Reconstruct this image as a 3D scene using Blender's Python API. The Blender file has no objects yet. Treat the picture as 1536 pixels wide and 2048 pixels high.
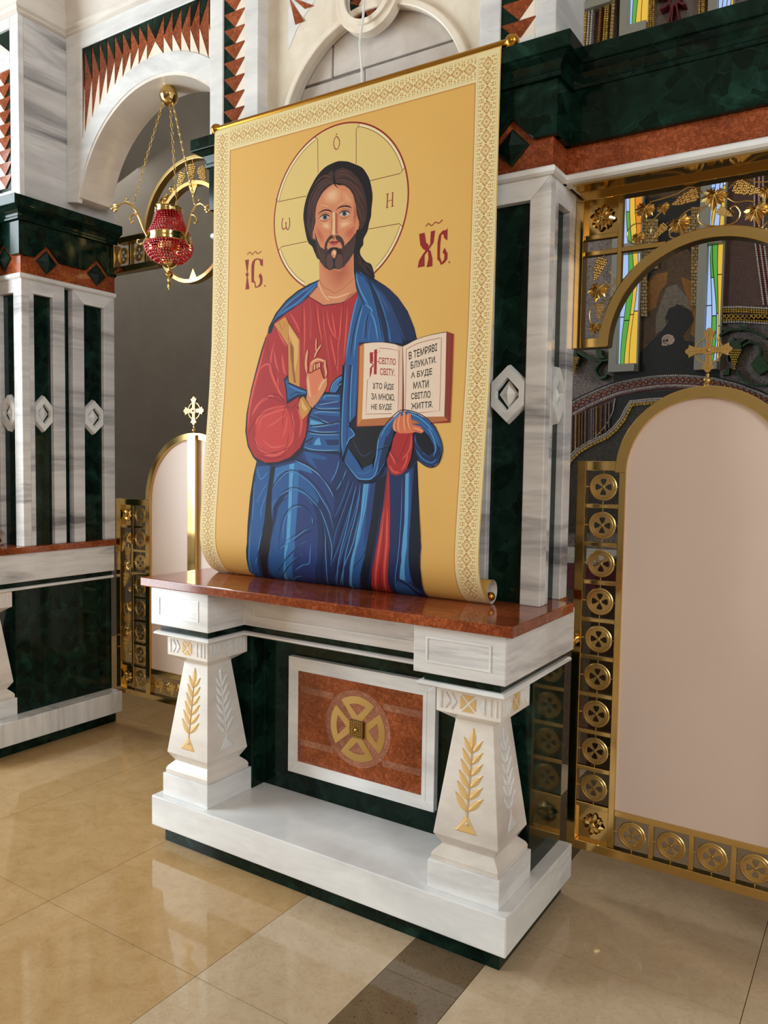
import bpy, bmesh, math, random
from mathutils import Vector, Matrix
from mathutils.geometry import tessellate_polygon
random.seed(7)
sc = bpy.context.scene
col = sc.collection
# ------------------------------------------------------------------ camera
CAM = Vector((0.0, 0.0, 1.55)); FPX = 1572.605
YAW, PIT, ROL = 0.57199674, -0.06087137, 0.01549785
_f = Vector((-math.sin(YAW)*math.cos(PIT), math.cos(YAW)*math.cos(PIT), math.sin(PIT)))
_r = Vector((math.cos(YAW), math.sin(YAW), 0)); _u = _r.cross(_f)
CR = math.cos(ROL)*_r + math.sin(ROL)*_u
CU = -math.sin(ROL)*_r + math.cos(ROL)*_u
CF = _f
cd = bpy.data.cameras.new('camera'); cam = bpy.data.objects.new('camera', cd); col.objects.link(cam)
cd.sensor_fit = 'HORIZONTAL'; cd.sensor_width = 36; cd.lens = FPX/1536*36; cd.clip_start = .05; cd.clip_end = 100
cam.matrix_world = Matrix(((CR.x, CU.x, -CF.x, CAM.x), (CR.y, CU.y, -CF.y, CAM.y), (CR.z, CU.z, -CF.z, CAM.z), (0, 0, 0, 1)))
sc.camera = cam
# ------------------------------------------------------------------ world, lights, exposure
sc.view_settings.view_transform = 'Standard'; sc.view_settings.look = 'None'
sc.view_settings.exposure = -0.10; sc.view_settings.gamma = 1.0; sc.view_settings.use_curve_mapping = False
w = bpy.data.worlds.new('daylight'); sc.world = w; w.use_nodes = True
w.node_tree.nodes['Background'].inputs[0].default_value = (.80, .88, 1.0, 1)
w.node_tree.nodes['Background'].inputs[1].default_value = 1.0
def area(name, loc, to, sx, sy, power, color):
    l = bpy.data.lights.new(name, 'AREA'); l.shape = 'RECTANGLE'; l.size = sx; l.size_y = sy; l.energy = power; l.color = color
    o = bpy.data.objects.new(name, l); col.objects.link(o); o.location = loc
    o.rotation_euler = (Vector(to)-Vector(loc)).to_track_quat('-Z', 'Y').to_euler(); return o
area('window_daylight_left', (-5.5, .25, 1.95), (-1.5, 1.6, 1.5), 2.2, 3.8, 315, (.80, .93, 1.0))
area('window_daylight_rear', (1.5, -7.7, 3.6), (-1.0, 0, 2.2), 3.0, 3.0, 120, (1.0, .74, .48))  # warm fill added behind the camera to warm the right side, not daylight
area('window_daylight_right', (5.7, -2.2, 3.6), (-1, 0, 2.0), 2.4, 3.2, 290, (.86, .95, 1.0))
area('window_daylight_sanctuary', (-5.5, 4.3, 4.2), (-3.0, 5.2, 3.2), 1.0, 1.6, 85, (1.0, .97, .90))  # dim fill light added inside the sanctuary, no window known here
# ------------------------------------------------------------------ pixel -> direction helpers
def ray(px, py):
    return CR*((px-768)/FPX) - CU*((py-1024)/FPX) + CF
def at_y(px, py, y):
    d = ray(px, py); return CAM + d*(y/d.y)
def at_x(px, py, x):
    d = ray(px, py); return CAM + d*(x/d.x)
# ------------------------------------------------------------------ materials
def lin(c):
    o = []
    for v in c[:3]:
        v = v/255.0; o.append(v/12.92 if v <= .04045 else ((v+.055)/1.055)**2.4)
    return (*o, 1.0)
M = {}
def new_mat(name):
    m = bpy.data.materials.new(name); m.use_nodes = True; M[name] = m
    nt = m.node_tree; b = nt.nodes['Principled BSDF']; return m, nt, b
def plain(name, rgb, rough=.5, metal=0.0, spec=.5, emit=None, es=0, coat=0):
    m, nt, b = new_mat(name)
    b.inputs['Base Color'].default_value = lin(rgb); b.inputs['Roughness'].default_value = rough
    b.inputs['Metallic'].default_value = metal; b.inputs['Specular IOR Level'].default_value = spec
    if coat: b.inputs['Coat Weight'].default_value = coat; b.inputs['Coat Roughness'].default_value = .05
    if emit: b.inputs['Emission Color'].default_value = lin(emit); b.inputs['Emission Strength'].default_value = es
    return m
def nd(nt, t, **kw):
    n = nt.nodes.new(t)
    for k, v in kw.items(): setattr(n, k, v)
    return n
def ramp(nt, fac, stops, interp='LINEAR'):
    r = nd(nt, 'ShaderNodeValToRGB'); r.color_ramp.interpolation = interp
    e = r.color_ramp.elements
    while len(e) < len(stops): e.new(.5)
    for i, (p, c) in enumerate(stops): e[i].position = p; e[i].color = lin(c)
    nt.links.new(fac, r.inputs[0]); return r
def coords(nt, scale=(1, 1, 1), rot=(0, 0, 0), loc=(0, 0, 0)):
    g = nd(nt, 'ShaderNodeNewGeometry'); mp = nd(nt, 'ShaderNodeMapping')
    mp.inputs['Scale'].default_value = scale; mp.inputs['Rotation'].default_value = rot; mp.inputs['Location'].default_value = loc
    nt.links.new(g.outputs['Position'], mp.inputs[0]); return mp.outputs[0]
def noise(nt, vec, scale, detail=4, rough=.55, dist=0):
    n = nd(nt, 'ShaderNodeTexNoise'); n.inputs['Scale'].default_value = scale; n.inputs['Detail'].default_value = detail
    n.inputs['Roughness'].default_value = rough; n.inputs['Distortion'].default_value = dist
    nt.links.new(vec, n.inputs['Vector']); return n.outputs['Fac']
def voro(nt, vec, scale, feature='F1', out='Distance', rnd=1.0):
    n = nd(nt, 'ShaderNodeTexVoronoi', feature=feature); n.inputs['Scale'].default_value = scale
    n.inputs['Randomness'].default_value = rnd; nt.links.new(vec, n.inputs['Vector']); return n.outputs[out]
def mixc(nt, fac, a, b, mode='MIX'):
    n = nd(nt, 'ShaderNodeMix', data_type='RGBA', blend_type=mode)
    if isinstance(fac, (int, float)): n.inputs[0].default_value = fac
    else: nt.links.new(fac, n.inputs[0])
    for s, v in ((n.inputs[6], a), (n.inputs[7], b)):
        if isinstance(v, tuple): s.default_value = lin(v)
        else: nt.links.new(v, s)
    return n.outputs[2]
def white_marble(name, scale, rot=(0, 0, 0), c0=(232, 228, 224), c1=(150, 146, 148), rough=.12, lo=.55, hi=.72):
    m, nt, b = new_mat(name)
    v = coords(nt, scale, rot)
    n1 = noise(nt, v, 1.0, 5, .62, .6); n2 = noise(nt, v, 3.1, 5, .6, .3)
    r1 = ramp(nt, n1, [(0, c0), (lo, c0), (hi, c1), (1, c0)])
    r2 = ramp(nt, n2, [(.35, (255, 255, 255)), (.75, (222, 220, 222))])
    nt.links.new(mixc(nt, 1.0, r1.outputs[0], r2.outputs[0], 'MULTIPLY'), b.inputs['Base Color'])
    b.inputs['Roughness'].default_value = rough; return m
white_marble('white_streaked', (1.1, 1.1, 9.0), (.0, .05, 0))
white_marble('white_plain', (.9, .9, 3.0), (0, .1, 0), (241, 239, 236), (198, 196, 197))
white_marble('white_vertical', (6.0, 6.0, .7), (0, 0, 0), (232, 229, 225), (168, 165, 167))
white_marble('cream_marble', (.8, .8, 2.2), (0, .2, 0), (238, 228, 217), (214, 203, 192), .22)
white_marble('side_streaked', (1.3, .55, 6.0), (.22, 0, 0), (222, 219, 218), (128, 125, 130), .12, .5, .68)
def green_marble():
    m, nt, b = new_mat('green_marble')
    v = coords(nt, (1, 1, 1)); n = noise(nt, v, 7, 6, .65, 1.2)
    vv = nd(nt, 'ShaderNodeVectorMath', operation='ADD'); nt.links.new(v, vv.inputs[0])
    nn = nd(nt, 'ShaderNodeTexNoise'); nn.inputs['Scale'].default_value = 9; nt.links.new(v, nn.inputs['Vector'])
    sc_ = nd(nt, 'ShaderNodeVectorMath', operation='SCALE'); sc_.inputs['Scale'].default_value = .12; nt.links.new(nn.outputs['Color'], sc_.inputs[0])
    nt.links.new(sc_.outputs[0], vv.inputs[1])
    e = voro(nt, vv.outputs[0], 16, 'DISTANCE_TO_EDGE'); cell = voro(nt, vv.outputs[0], 16, 'F1', 'Color')
    base = ramp(nt, n, [(.3, (8, 24, 19)), (.55, (17, 42, 34)), (.75, (38, 72, 60))])
    hs = nd(nt, 'ShaderNodeSeparateColor'); nt.links.new(cell, hs.inputs[0])
    cr = ramp(nt, hs.outputs[0], [(.0, (150, 165, 160)), (.75, (235, 240, 238)), (1, (255, 255, 255))])
    c = mixc(nt, 1.0, base.outputs[0], cr.outputs[0], 'MULTIPLY')
    er = ramp(nt, e, [(0, (150, 150, 150)), (.03, (0, 0, 0))]); vm = ramp(nt, noise(nt, v, 5, 3), [(.45, (0, 0, 0)), (.62, (255, 255, 255))])
    ef = mixc(nt, 1.0, er.outputs[0], vm.outputs[0], 'MULTIPLY')
    c = mixc(nt, ef, c, (46, 78, 66))
    nt.links.new(c, b.inputs['Base Color']); b.inputs['Roughness'].default_value = .1; b.inputs['Specular IOR Level'].default_value = .22
green_marble()
def red_marble(name, a, bb, edge, scale=62):
    m, nt, b = new_mat(name)
    v = coords(nt); nn = nd(nt, 'ShaderNodeTexNoise'); nn.inputs['Scale'].default_value = 30; nt.links.new(v, nn.inputs['Vector'])
    s = nd(nt, 'ShaderNodeVectorMath', operation='SCALE'); s.inputs['Scale'].default_value = .05; nt.links.new(nn.outputs['Color'], s.inputs[0])
    ad = nd(nt, 'ShaderNodeVectorMath', operation='ADD'); nt.links.new(v, ad.inputs[0]); nt.links.new(s.outputs[0], ad.inputs[1])
    e = voro(nt, ad.outputs[0], scale, 'DISTANCE_TO_EDGE'); cell = voro(nt, ad.outputs[0], scale, 'F1', 'Color')
    hs = nd(nt, 'ShaderNodeSeparateColor'); nt.links.new(cell, hs.inputs[0])
    base = ramp(nt, hs.outputs[0], [(0, a), (1, bb)])
    er = ramp(nt, e, [(0, (215, 215, 215)), (.15, (0, 0, 0))])
    c = mixc(nt, er.outputs[0], base.outputs[0], edge)
    big = ramp(nt, noise(nt, v, 5, 3), [(.35, (200, 190, 185)), (.65, (255, 255, 255))])
    c = mixc(nt, 1.0, c, big.outputs[0], 'MULTIPLY')
    nt.links.new(c, b.inputs['Base Color']); b.inputs['Roughness'].default_value = .1
red_marble('red_marble', (150, 74, 38), (180, 96, 56), (112, 46, 24))
red_marble('pink_marble', (168, 108, 84), (186, 126, 100), (136, 80, 62))
def mottled(name, a, bb, scale, rough, detail=5, spec=.5, bump=0):
    m, nt, b = new_mat(name); v = coords(nt)
    n = noise(nt, v, scale, detail, .6, .4)
    r = ramp(nt, n, [(.3, a), (.7, bb)]); nt.links.new(r.outputs[0], b.inputs['Base Color'])
    b.inputs['Roughness'].default_value = rough; b.inputs['Specular IOR Level'].default_value = spec
    if bump:
        bp = nd(nt, 'ShaderNodeBump'); bp.inputs['Strength'].default_value = bump; bp.inputs['Distance'].default_value = .01
        nt.links.new(n, bp.inputs['Height']); nt.links.new(bp.outputs[0], b.inputs['Normal'])
    return m
mottled('beige_marble', (224, 208, 186), (240, 228, 210), 9, .25)
mottled('cream_inlay', (236, 220, 200), (246, 234, 218), 12, .25)
mottled('concrete_block', (200, 188, 178), (216, 204, 194), 14, .8, 6, .3, .12)
mottled('mortar', (120, 114, 110), (160, 152, 146), 20, .9, 6, .2)
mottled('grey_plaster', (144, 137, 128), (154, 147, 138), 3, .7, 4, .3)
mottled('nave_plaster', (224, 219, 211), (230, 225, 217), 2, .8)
mottled('door_panel', (227, 203, 190), (231, 209, 196), 1.6, .38, 3)
def tile(name, a, bb, speck=False):
    m, nt, b = new_mat(name); v = coords(nt)
    n = noise(nt, v, 5.5, 8, .68, 1.6); n2 = noise(nt, v, 24, 6, .7, 2.5)
    r = ramp(nt, n, [(.3, a), (.72, bb)])
    r2 = ramp(nt, n2, [(.52, (255, 255, 255)), (.6, (244, 240, 234)), (.66, (255, 255, 255))])
    c = mixc(nt, 1.0, r.outputs[0], r2.outputs[0], 'MULTIPLY')
    if speck:
        sp = ramp(nt, noise(nt, v, 140, 2), [(.30, (120, 110, 96)), (.38, (255, 255, 255))])
        c = mixc(nt, 1.0, c, sp.outputs[0], 'MULTIPLY')
    nt.links.new(c, b.inputs['Base Color']); b.inputs['Roughness'].default_value = .06; b.inputs['Specular IOR Level'].default_value = .5
tile('tile_tan', (178, 142, 94), (196, 162, 116))
tile('tile_beige', (190, 164, 132), (204, 180, 150))
tile('tile_brown', (104, 86, 64), (122, 102, 78), True)
plain('grout', (120, 98, 72), .8)
def metal(name, rgb, rough, aniso=0):
    m, nt, b = new_mat(name); v = coords(nt)
    b.inputs['Base Color'].default_value = lin(rgb); b.inputs['Metallic'].default_value = 1
    r = nd(nt, 'ShaderNodeMapRange'); nt.links.new(noise(nt, v, 8, 3), r.inputs[0])
    r.inputs[3].default_value = rough*.75; r.inputs[4].default_value = rough*1.3; nt.links.new(r.outputs[0], b.inputs['Roughness'])
metal('brass', (216, 184, 118), .13)
metal('brass_brushed', (208, 176, 114), .32)
metal('gold_ornament', (216, 184, 118), .28)
metal('bronze', (120, 92, 52), .35)
metal('rod_gold', (196, 140, 56), .22)
plain('gold_leaf', (220, 180, 116), .45, .10)
plain('white_plastic', (235, 233, 230), .4)
plain('dark_gap', (24, 24, 24), .8)
# ------------------------------------------------------------------ mesh helpers
WL = {}
def thing(name, label, cat, loc, group=None):
    o = bpy.data.objects.new(name, None); col.objects.link(o); o.location = loc; o.empty_display_size = .05
    o['label'] = label; o['category'] = cat
    if group: o['group'] = group
    WL[o] = Vector(loc); return o
def tag(o, label=None, cat=None, group=None, kind=None):
    if label: o['label'] = label
    if cat: o['category'] = cat
    if group: o['group'] = group
    if kind: o['kind'] = kind
    return o
class MB:
    def __init__(s): s.v = []; s.f = []; s.m = []; s.mi = 0
    def add(s, vs, fs):
        n = len(s.v); s.v += [tuple(p) for p in vs]
        for f in fs: s.f.append([i+n for i in f]); s.m.append(s.mi)
        return s
    def box(s, x0, x1, y0, y1, z0, z1):
        return s.add([(x0, y0, z0), (x1, y0, z0), (x1, y1, z0), (x0, y1, z0), (x0, y0, z1), (x1, y0, z1), (x1, y1, z1), (x0, y1, z1)],
                     [(0, 3, 2, 1), (4, 5, 6, 7), (0, 1, 5, 4), (1, 2, 6, 5), (2, 3, 7, 6), (3, 0, 4, 7)])
    def prism(s, A, B):          # two matching rings
        n = len(A)
        return s.add(list(A)+list(B), [tuple(range(n))[::-1], tuple(range(n, 2*n))] + [(i, (i+1) % n, n+(i+1) % n, n+i) for i in range(n)])
    def pxz(s, pts, y0, y1): return s.prism([(x, y0, z) for x, z in pts], [(x, y1, z) for x, z in pts])
    def pyz(s, pts, x0, x1): return s.prism([(x0, y, z) for y, z in pts], [(x1, y, z) for y, z in pts])
    def pxy(s, pts, z0, z1): return s.prism([(x, y, z0) for x, y in pts], [(x, y, z1) for x, y in pts])
    def rings(s, R, close=True):  # list of rings with same count
        n = len(R[0]); vs = [p for r in R for p in r]; fs = []
        for k in range(len(R)-1):
            for i in range(n): fs.append((k*n+i, k*n+(i+1) % n, (k+1)*n+(i+1) % n, (k+1)*n+i))
        if close: fs.append(tuple(range(n))[::-1]); fs.append(tuple(range((len(R)-1)*n, len(R)*n)))
        return s.add(vs, fs)
    def sqstack(s, cx, cy, prof):
        return s.rings([[(cx-h, cy-h, z), (cx+h, cy-h, z), (cx+h, cy+h, z), (cx-h, cy+h, z)] for h, z in prof])
    def sweep(s, path, prof, back=None):   # path in xy, outward normal = right side of travel; prof = (offset, z)
        n = len(path); nor = []
        for i in range(n):
            ds = []
            if i > 0: ds.append((Vector(path[i])-Vector(path[i-1])).normalized())
            if i < n-1: ds.append((Vector(path[i+1])-Vector(path[i])).normalized())
            ns = [Vector((d.y, -d.x)) for d in ds]
            if len(ns) == 2:
                b = (ns[0]+ns[1]); b = b/(b.dot(ns[0]))
            else: b = ns[0]
            nor.append(b)
        R = [[(path[i][0]+nor[i].x*d, path[i][1]+nor[i].y*d, z) for d, z in prof] for i in range(n)]
        return s.rings(R)
    def lathe(s, c, prof, n=16, axis='z'):
        R = []
        for r, z in prof:
            ring = []
            for i in range(n):
                a = 2*math.pi*i/n; p = (r*math.cos(a), r*math.sin(a), z)
                if axis == 'x': p = (p[2], p[0], p[1])
                if axis == 'y': p = (p[0], p[2], p[1])
                ring.append((c[0]+p[0], c[1]+p[1], c[2]+p[2]))
            R.append(ring)
        return s.rings(R)
    def sphere(s, c, r, n=12, m=8, sq=(1, 1, 1)):
        R = []
        for k in range(m+1):
            t = math.pi*(.002+.996*k/m); R.append([(c[0]+r*sq[0]*math.sin(t)*math.cos(2*math.pi*i/n), c[1]+r*sq[1]*math.sin(t)*math.sin(2*math.pi*i/n), c[2]-r*sq[2]*math.cos(t)) for i in range(n)])
        return s.rings(R)
    def tube(s, pts, r, n=8, flat=None):
        pts = [Vector(p) for p in pts]; R = []; ref = None
        for i, p in enumerate(pts):
            d = (pts[min(i+1, len(pts)-1)]-pts[max(i-1, 0)]).normalized()
            if ref is None: ref = Vector((0, 0, 1)) if abs(d.z) < .9 else Vector((0, 1, 0))
            a = d.cross(ref).normalized(); b = a.cross(d).normalized(); ref = b
            rr = r[i] if isinstance(r, (list, tuple)) else r
            R.append([p + a*(rr*math.cos(2*math.pi*k/n)) + b*(rr*math.sin(2*math.pi*k/n)) for k in range(n)])
        return s.rings(R)
    def bar(s, p, q, w, up=(0, 1, 0), t=None):   # rectangular bar from p to q; w across, t along up
        p = Vector(p); q = Vector(q); d = (q-p).normalized(); u = Vector(up); a = d.cross(u).normalized(); t = w if t is None else t
        R = [[c+a*w/2+u*t/2, c-a*w/2+u*t/2, c-a*w/2-u*t/2, c+a*w/2-u*t/2] for c in (p, q)]
        return s.rings(R)
    def arcband(s, c, r0, r1, a0, a1, y0, y1, n=32, ex=1.0):  # annulus sector in the xz plane
        P = []
        for k in range(n+1):
            a = a0+(a1-a0)*k/n; ca, sa = math.cos(a)*ex, math.sin(a)
            P.append([(c[0]+r0*ca, y0, c[1]+r0*sa), (c[0]+r1*ca, y0, c[1]+r1*sa), (c[0]+r1*ca, y1, c[1]+r1*sa), (c[0]+r0*ca, y1, c[1]+r0*sa)])
        full = abs(abs(a1-a0)-2*math.pi) < 1e-6
        return s.rings(P, not full)
    def mesh(s, name, mats, off=(0, 0, 0), smooth=False):
        me = bpy.data.meshes.new(name); ox, oy, oz = off
        me.from_pydata([(x-ox, y-oy, z-oz) for x, y, z in s.v], [], s.f)
        for m in (mats if isinstance(mats, (list, tuple)) else [mats]): me.materials.append(M[m])
        bm = bmesh.new(); bm.from_mesh(me)
        for f, i in zip(bm.faces, s.m): f.material_index = i; f.smooth = smooth
        bmesh.ops.recalc_face_normals(bm, faces=bm.faces); bm.to_mesh(me); bm.free()
        if smooth: me.set_sharp_from_angle(angle=math.radians(42))
        return me
    def build(s, name, mats, parent=None, bevel=0, smooth=False):
        L = Vector((0, 0, 0)); p = parent
        if parent is not None: L = WL.get(parent, Vector((0, 0, 0)))
        me = s.mesh(name, mats, L, smooth)
        o = bpy.data.objects.new(name, me); col.objects.link(o)
        if parent is not None: o.parent = parent; WL[o] = L
        if bevel:
            b = o.modifiers.new('edge', 'BEVEL'); b.width = bevel; b.segments = 2; b.limit_method = 'ANGLE'; b.angle_limit = math.radians(35)
        return o
def inst(name, me, parent, loc, rot=(0, 0, 0), scale=(1, 1, 1)):
    o = bpy.data.objects.new(name, me); col.objects.link(o)
    L = WL.get(parent, Vector((0, 0, 0))) if parent is not None else Vector((0, 0, 0))
    o.location = Vector(loc)-L; o.rotation_euler = rot; o.scale = scale
    if parent is not None: o.parent = parent
    return o
def struct(name, mb, mat, bevel=0, parent=None, label=None, cat=None):
    o = mb.build(name, mat, parent, bevel); o['kind'] = 'structure'
    if label: o['label'] = label
    if cat: o['category'] = cat
    return o
def copytree(o, d, label=None, group=None):
    def rec(a, par):
        c = a.copy(); col.objects.link(c)
        if par is not None: c.parent = par
        for ch in a.children: rec(ch, c)
        return c
    r = rec(o, None); r.location = o.location+Vector(d); WL[r] = Vector(r.location)
    if label: r['label'] = label
    if group: r['group'] = group
    return r
# ================================================================== SETTING
YB = 5.8                      # far wall of the sanctuary
floor = MB().box(-5.9, 6, -8, YB+.2, -.1, -.004); floor = struct('floor', floor, 'grout')
xs = [(-5.7, -5.33, 't'), (-5.33, -4.60, 't'), (-4.60, -3.88, 't'), (-3.88, -3.15, 't'), (-3.15, -2.42, 't'), (-2.42, -1.693, 't'),
      (-1.693, -1.242, 'b'), (-1.242, -.993, 'n'), (-.993, -.287, 'b'), (-.287, .44, 'b'), (.44, 1.17, 'b'), (1.17, 1.90, 'b'), (1.90, 2.63, 'b')]
gy = [1.62+.73*k for k in range(-5, 5)]
for x0, x1, k in xs:
    ys = gy if k != 'n' else [1.974+.365*j for j in range(-10, 10)]
    for y0, y1 in zip(ys[:-1], ys[1:]):
        if y0 > YB: continue
        mb = MB().box(x0+.0012, x1-.0012, y0+.0012, y1-.0012, -.02, 0)
        mb.build('tile', {'t': 'tile_tan', 'b': 'tile_beige', 'n': 'tile_brown'}[k], floor)
struct('wall_left', MB().box(-5.9, -5.7, -8, 3.0, 0, 7), 'nave_plaster')
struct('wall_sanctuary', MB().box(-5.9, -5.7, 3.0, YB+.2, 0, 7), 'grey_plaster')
struct('wall_right', MB().box(6, 6.2, -8, YB+.2, 0, 7), 'nave_plaster')
struct('wall_rear', MB().box(-5.9, 6.2, -8.2, -8, 0, 7), 'nave_plaster')
struct('ceiling', MB().box(-5.9, 6.2, -8.2, YB+.2, 7, 7.2), 'nave_plaster')
struct('wall_screen', MB().box(0, 1.38, 2.58, 2.76, 0, 2.478).box(1.42, 6, 2.58, 2.76, 0, 4.3), 'white_plain')  # unseen plain stand-in for the screen's continuation, added to block nave light
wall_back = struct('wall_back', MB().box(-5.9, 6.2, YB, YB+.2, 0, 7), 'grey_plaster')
for n, (a, b, c, d) in enumerate((('x', -5.69, .25, 1.95), ('y', -7.98, 1.5, 3.6), ('x', 5.98, -2.2, 3.6))):
    mb = MB(); hw, hh = 1.2, 1.93 if n == 0 else 1.75
    for u0, u1, z0, z1 in ((-hw-.12, -hw, -hh-.12, hh+.12), (hw, hw+.12, -hh-.12, hh+.12), (-hw, hw, -hh-.12, -hh), (-hw, hw, hh, hh+.12)):
        if a == 'x': mb.box(min(b, b+.06*(1 if b < 0 else -1)), max(b, b+.06*(1 if b < 0 else -1)), c+u0, c+u1, d+z0, d+z1)
        else: mb.box(c+u0, c+u1, b, b+.06, d+z0, d+z1)
    struct('window_%d' % (n+5), mb, 'white_plain')  # out of view; the rear frame is added to match the warm fill

# ================================================================== PIERS
PX0, PX1, PY = -2.43, -.955, 2.44       # central pier
ZL, ZT = 1.087, 2.482                   # top of ledge, top of the white shafts
XC = -1.6925
def lozenge_meshes():
    hw, hh, sh, t = .062, .1, .042, .016
    out = [(0, hh), (hw, sh), (hw, -sh), (0, -hh), (-hw, -sh), (-hw, sh)]
    inn = [(0, .056), (.0405, 0.0+.012), (.0405, -.012), (0, -.056), (-.0405, -.012), (-.0405, .012)]
    a = MB(); n = 6
    vs = [(x, 0, z) for x, z in out]+[(x*.9, -t, z*.93) for x, z in out]+[(x, -t, z) for x, z in inn]+[(x, -.002, z) for x, z in inn]
    fs = [(i, (i+1) % n, n+(i+1) % n, n+i) for i in range(n)]+[(n+i, n+(i+1) % n, 2*n+(i+1) % n, 2*n+i) for i in range(n)]+[(2*n+i, 2*n+(i+1) % n, 3*n+(i+1) % n, 3*n+i) for i in range(n)]
    a.add(vs, fs); ring = a.mesh('lozenge_ring', 'white_plain')
    b = MB(); q = [(0, .046), (.033, 0), (0, -.046), (-.033, 0)]
    b.add([(x, .0, z) for x, z in q]+[(x, -.006, z) for x, z in q]+[(0, -.02, 0)], [(0, 1, 5, 4), (1, 2, 6, 5), (2, 3, 7, 6), (3, 0, 4, 7), (4, 5, 8), (5, 6, 8), (6, 7, 8), (7, 4, 8)])
    return ring, b.mesh('lozenge_pyramid', 'white_plain')
LOZ, PYR = lozenge_meshes()
def pyr_mesh():
    b = MB(); h = .06; q = [(0, h), (h, 0), (0, -h), (-h, 0)]
    b.add([(x, .0, z) for x, z in q]+[(x, -.01, z) for x, z in q]+[(x*.9, -.014, z*.9) for x, z in q]+[(0, -.034, 0)],
          [(i, (i+1) % 4, 4+(i+1) % 4, 4+i) for i in range(4)]+[(4+i, 4+(i+1) % 4, 8+(i+1) % 4, 8+i) for i in range(4)]+[(8+i, 8+(i+1) % 4, 12) for i in range(4)])
    return b.mesh('green_pyramid', 'green_marble')
GPYR = pyr_mesh()
def pilaster(par, a0, a1, plane, side, streak, w0=.072):
    """white stiles and top rail around a sunk green panel with a lozenge; side 'f' = facing -y, 's' = facing +x"""
    w, dp = .072, .026
    def bx(u0, u1, d0, d1, z0, z1):
        if side == 'f': return MB().box(u0, u1, plane+d0, plane+d1, z0, z1)
        return MB().box(plane-d1, plane-d0, u0, u1, z0, z1)
    def quad(pts, d0, d1):
        if side == 'f': return MB().pxz(pts, plane+d0, plane+d1)
        return MB().pyz(pts, plane-d1, plane-d0)
    zr = ZT-.07
    quad([(a0, ZL), (a0+w0, ZL), (a0+w0, zr), (a0, zr+.07*w0/.072)] if w0 < .05 else [(a0, ZL), (a0+w0, ZL), (a0+w0, zr), (a0, ZT)], 0, dp+.02).build('stile', streak, par, .003)
    quad([(a1-w, ZL), (a1, ZL), (a1, ZT), (a1-w, zr)], 0, dp+.02).build('stile', streak, par, .003)
    quad([(a0, ZT), (a0, zr+.07*w0/.072), (a0+w0, zr), (a1-w, zr), (a1, ZT)] if w0 < .05 else [(a0, ZT), (a0+w0, zr), (a1-w, zr), (a1, ZT)], 0, dp+.02).build('top_rail', 'white_plain', par, .002)
    bx(a0+w0, a1-w, dp, dp+.02, ZL, zr).build('green_panel', 'green_marble', par)
    c = (a0+w0+a1-w)/2; s = (a1-a0-w-w0)/.124
    if side == 'f':
        l = inst('lozenge', LOZ, par, (c, plane+dp, 1.79), (0, 0, 0), (s, 1.6, 1)); WL[l] = Vector((c, plane+dp, 1.79))
        inst('pyramid', PYR, l, (c, plane+dp, 1.79), (0, 0, 0), (1, .8, 1))
    else:
        l = inst('lozenge', LOZ, par, (plane-dp, c, 1.79), (0, 0, math.pi/2), (s, 1.6, 1)); WL[l] = Vector((plane-dp, c, 1.79))
        inst('pyramid', PYR, l, (plane-dp, c, 1.79), (0, 0, 0), (1, .8, 1))
def fascia(par, a0, a1, plane, side, dia):
    z0, z1, zap, hw = 2.597, 2.767, 2.674, .078
    P = [(a0, z0)]
    for d in dia: P += [(d-hw, z0), (d, zap), (d+hw, z0)]
    P += [(a1, z0), (a1, z1), (a0, z1)]
    if side == 'f': MB().pxz(P, plane-.022, plane+.03).build('green_fascia', 'green_marble', par, .002)
    else: MB().pyz(P, plane-.03, plane+.022).build('green_fascia', 'green_marble', par, .002)
    for d in dia:
        if side == 'f': inst('green_lozenge', GPYR, par, (d, plane, 2.586))
        else: inst('green_lozenge', GPYR, par, (plane, d, 2.586), (0, 0, math.pi/2))
CORN = [(-.05, 2.767), (.034, 2.767), (.036, 2.781), (.030, 2.783), (.032, 2.797), (.042, 2.812), (.060, 2.822), (.066, 2.826), (.076, 2.828), (.076, 2.877), (-.05, 2.877)]
MOLD = [(-.05, ZT-.002), (.008, ZT-.002), (.017, ZT+.005), (.017, ZT+.018), (.012, ZT+.024), (-.05, ZT+.024)]
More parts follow.
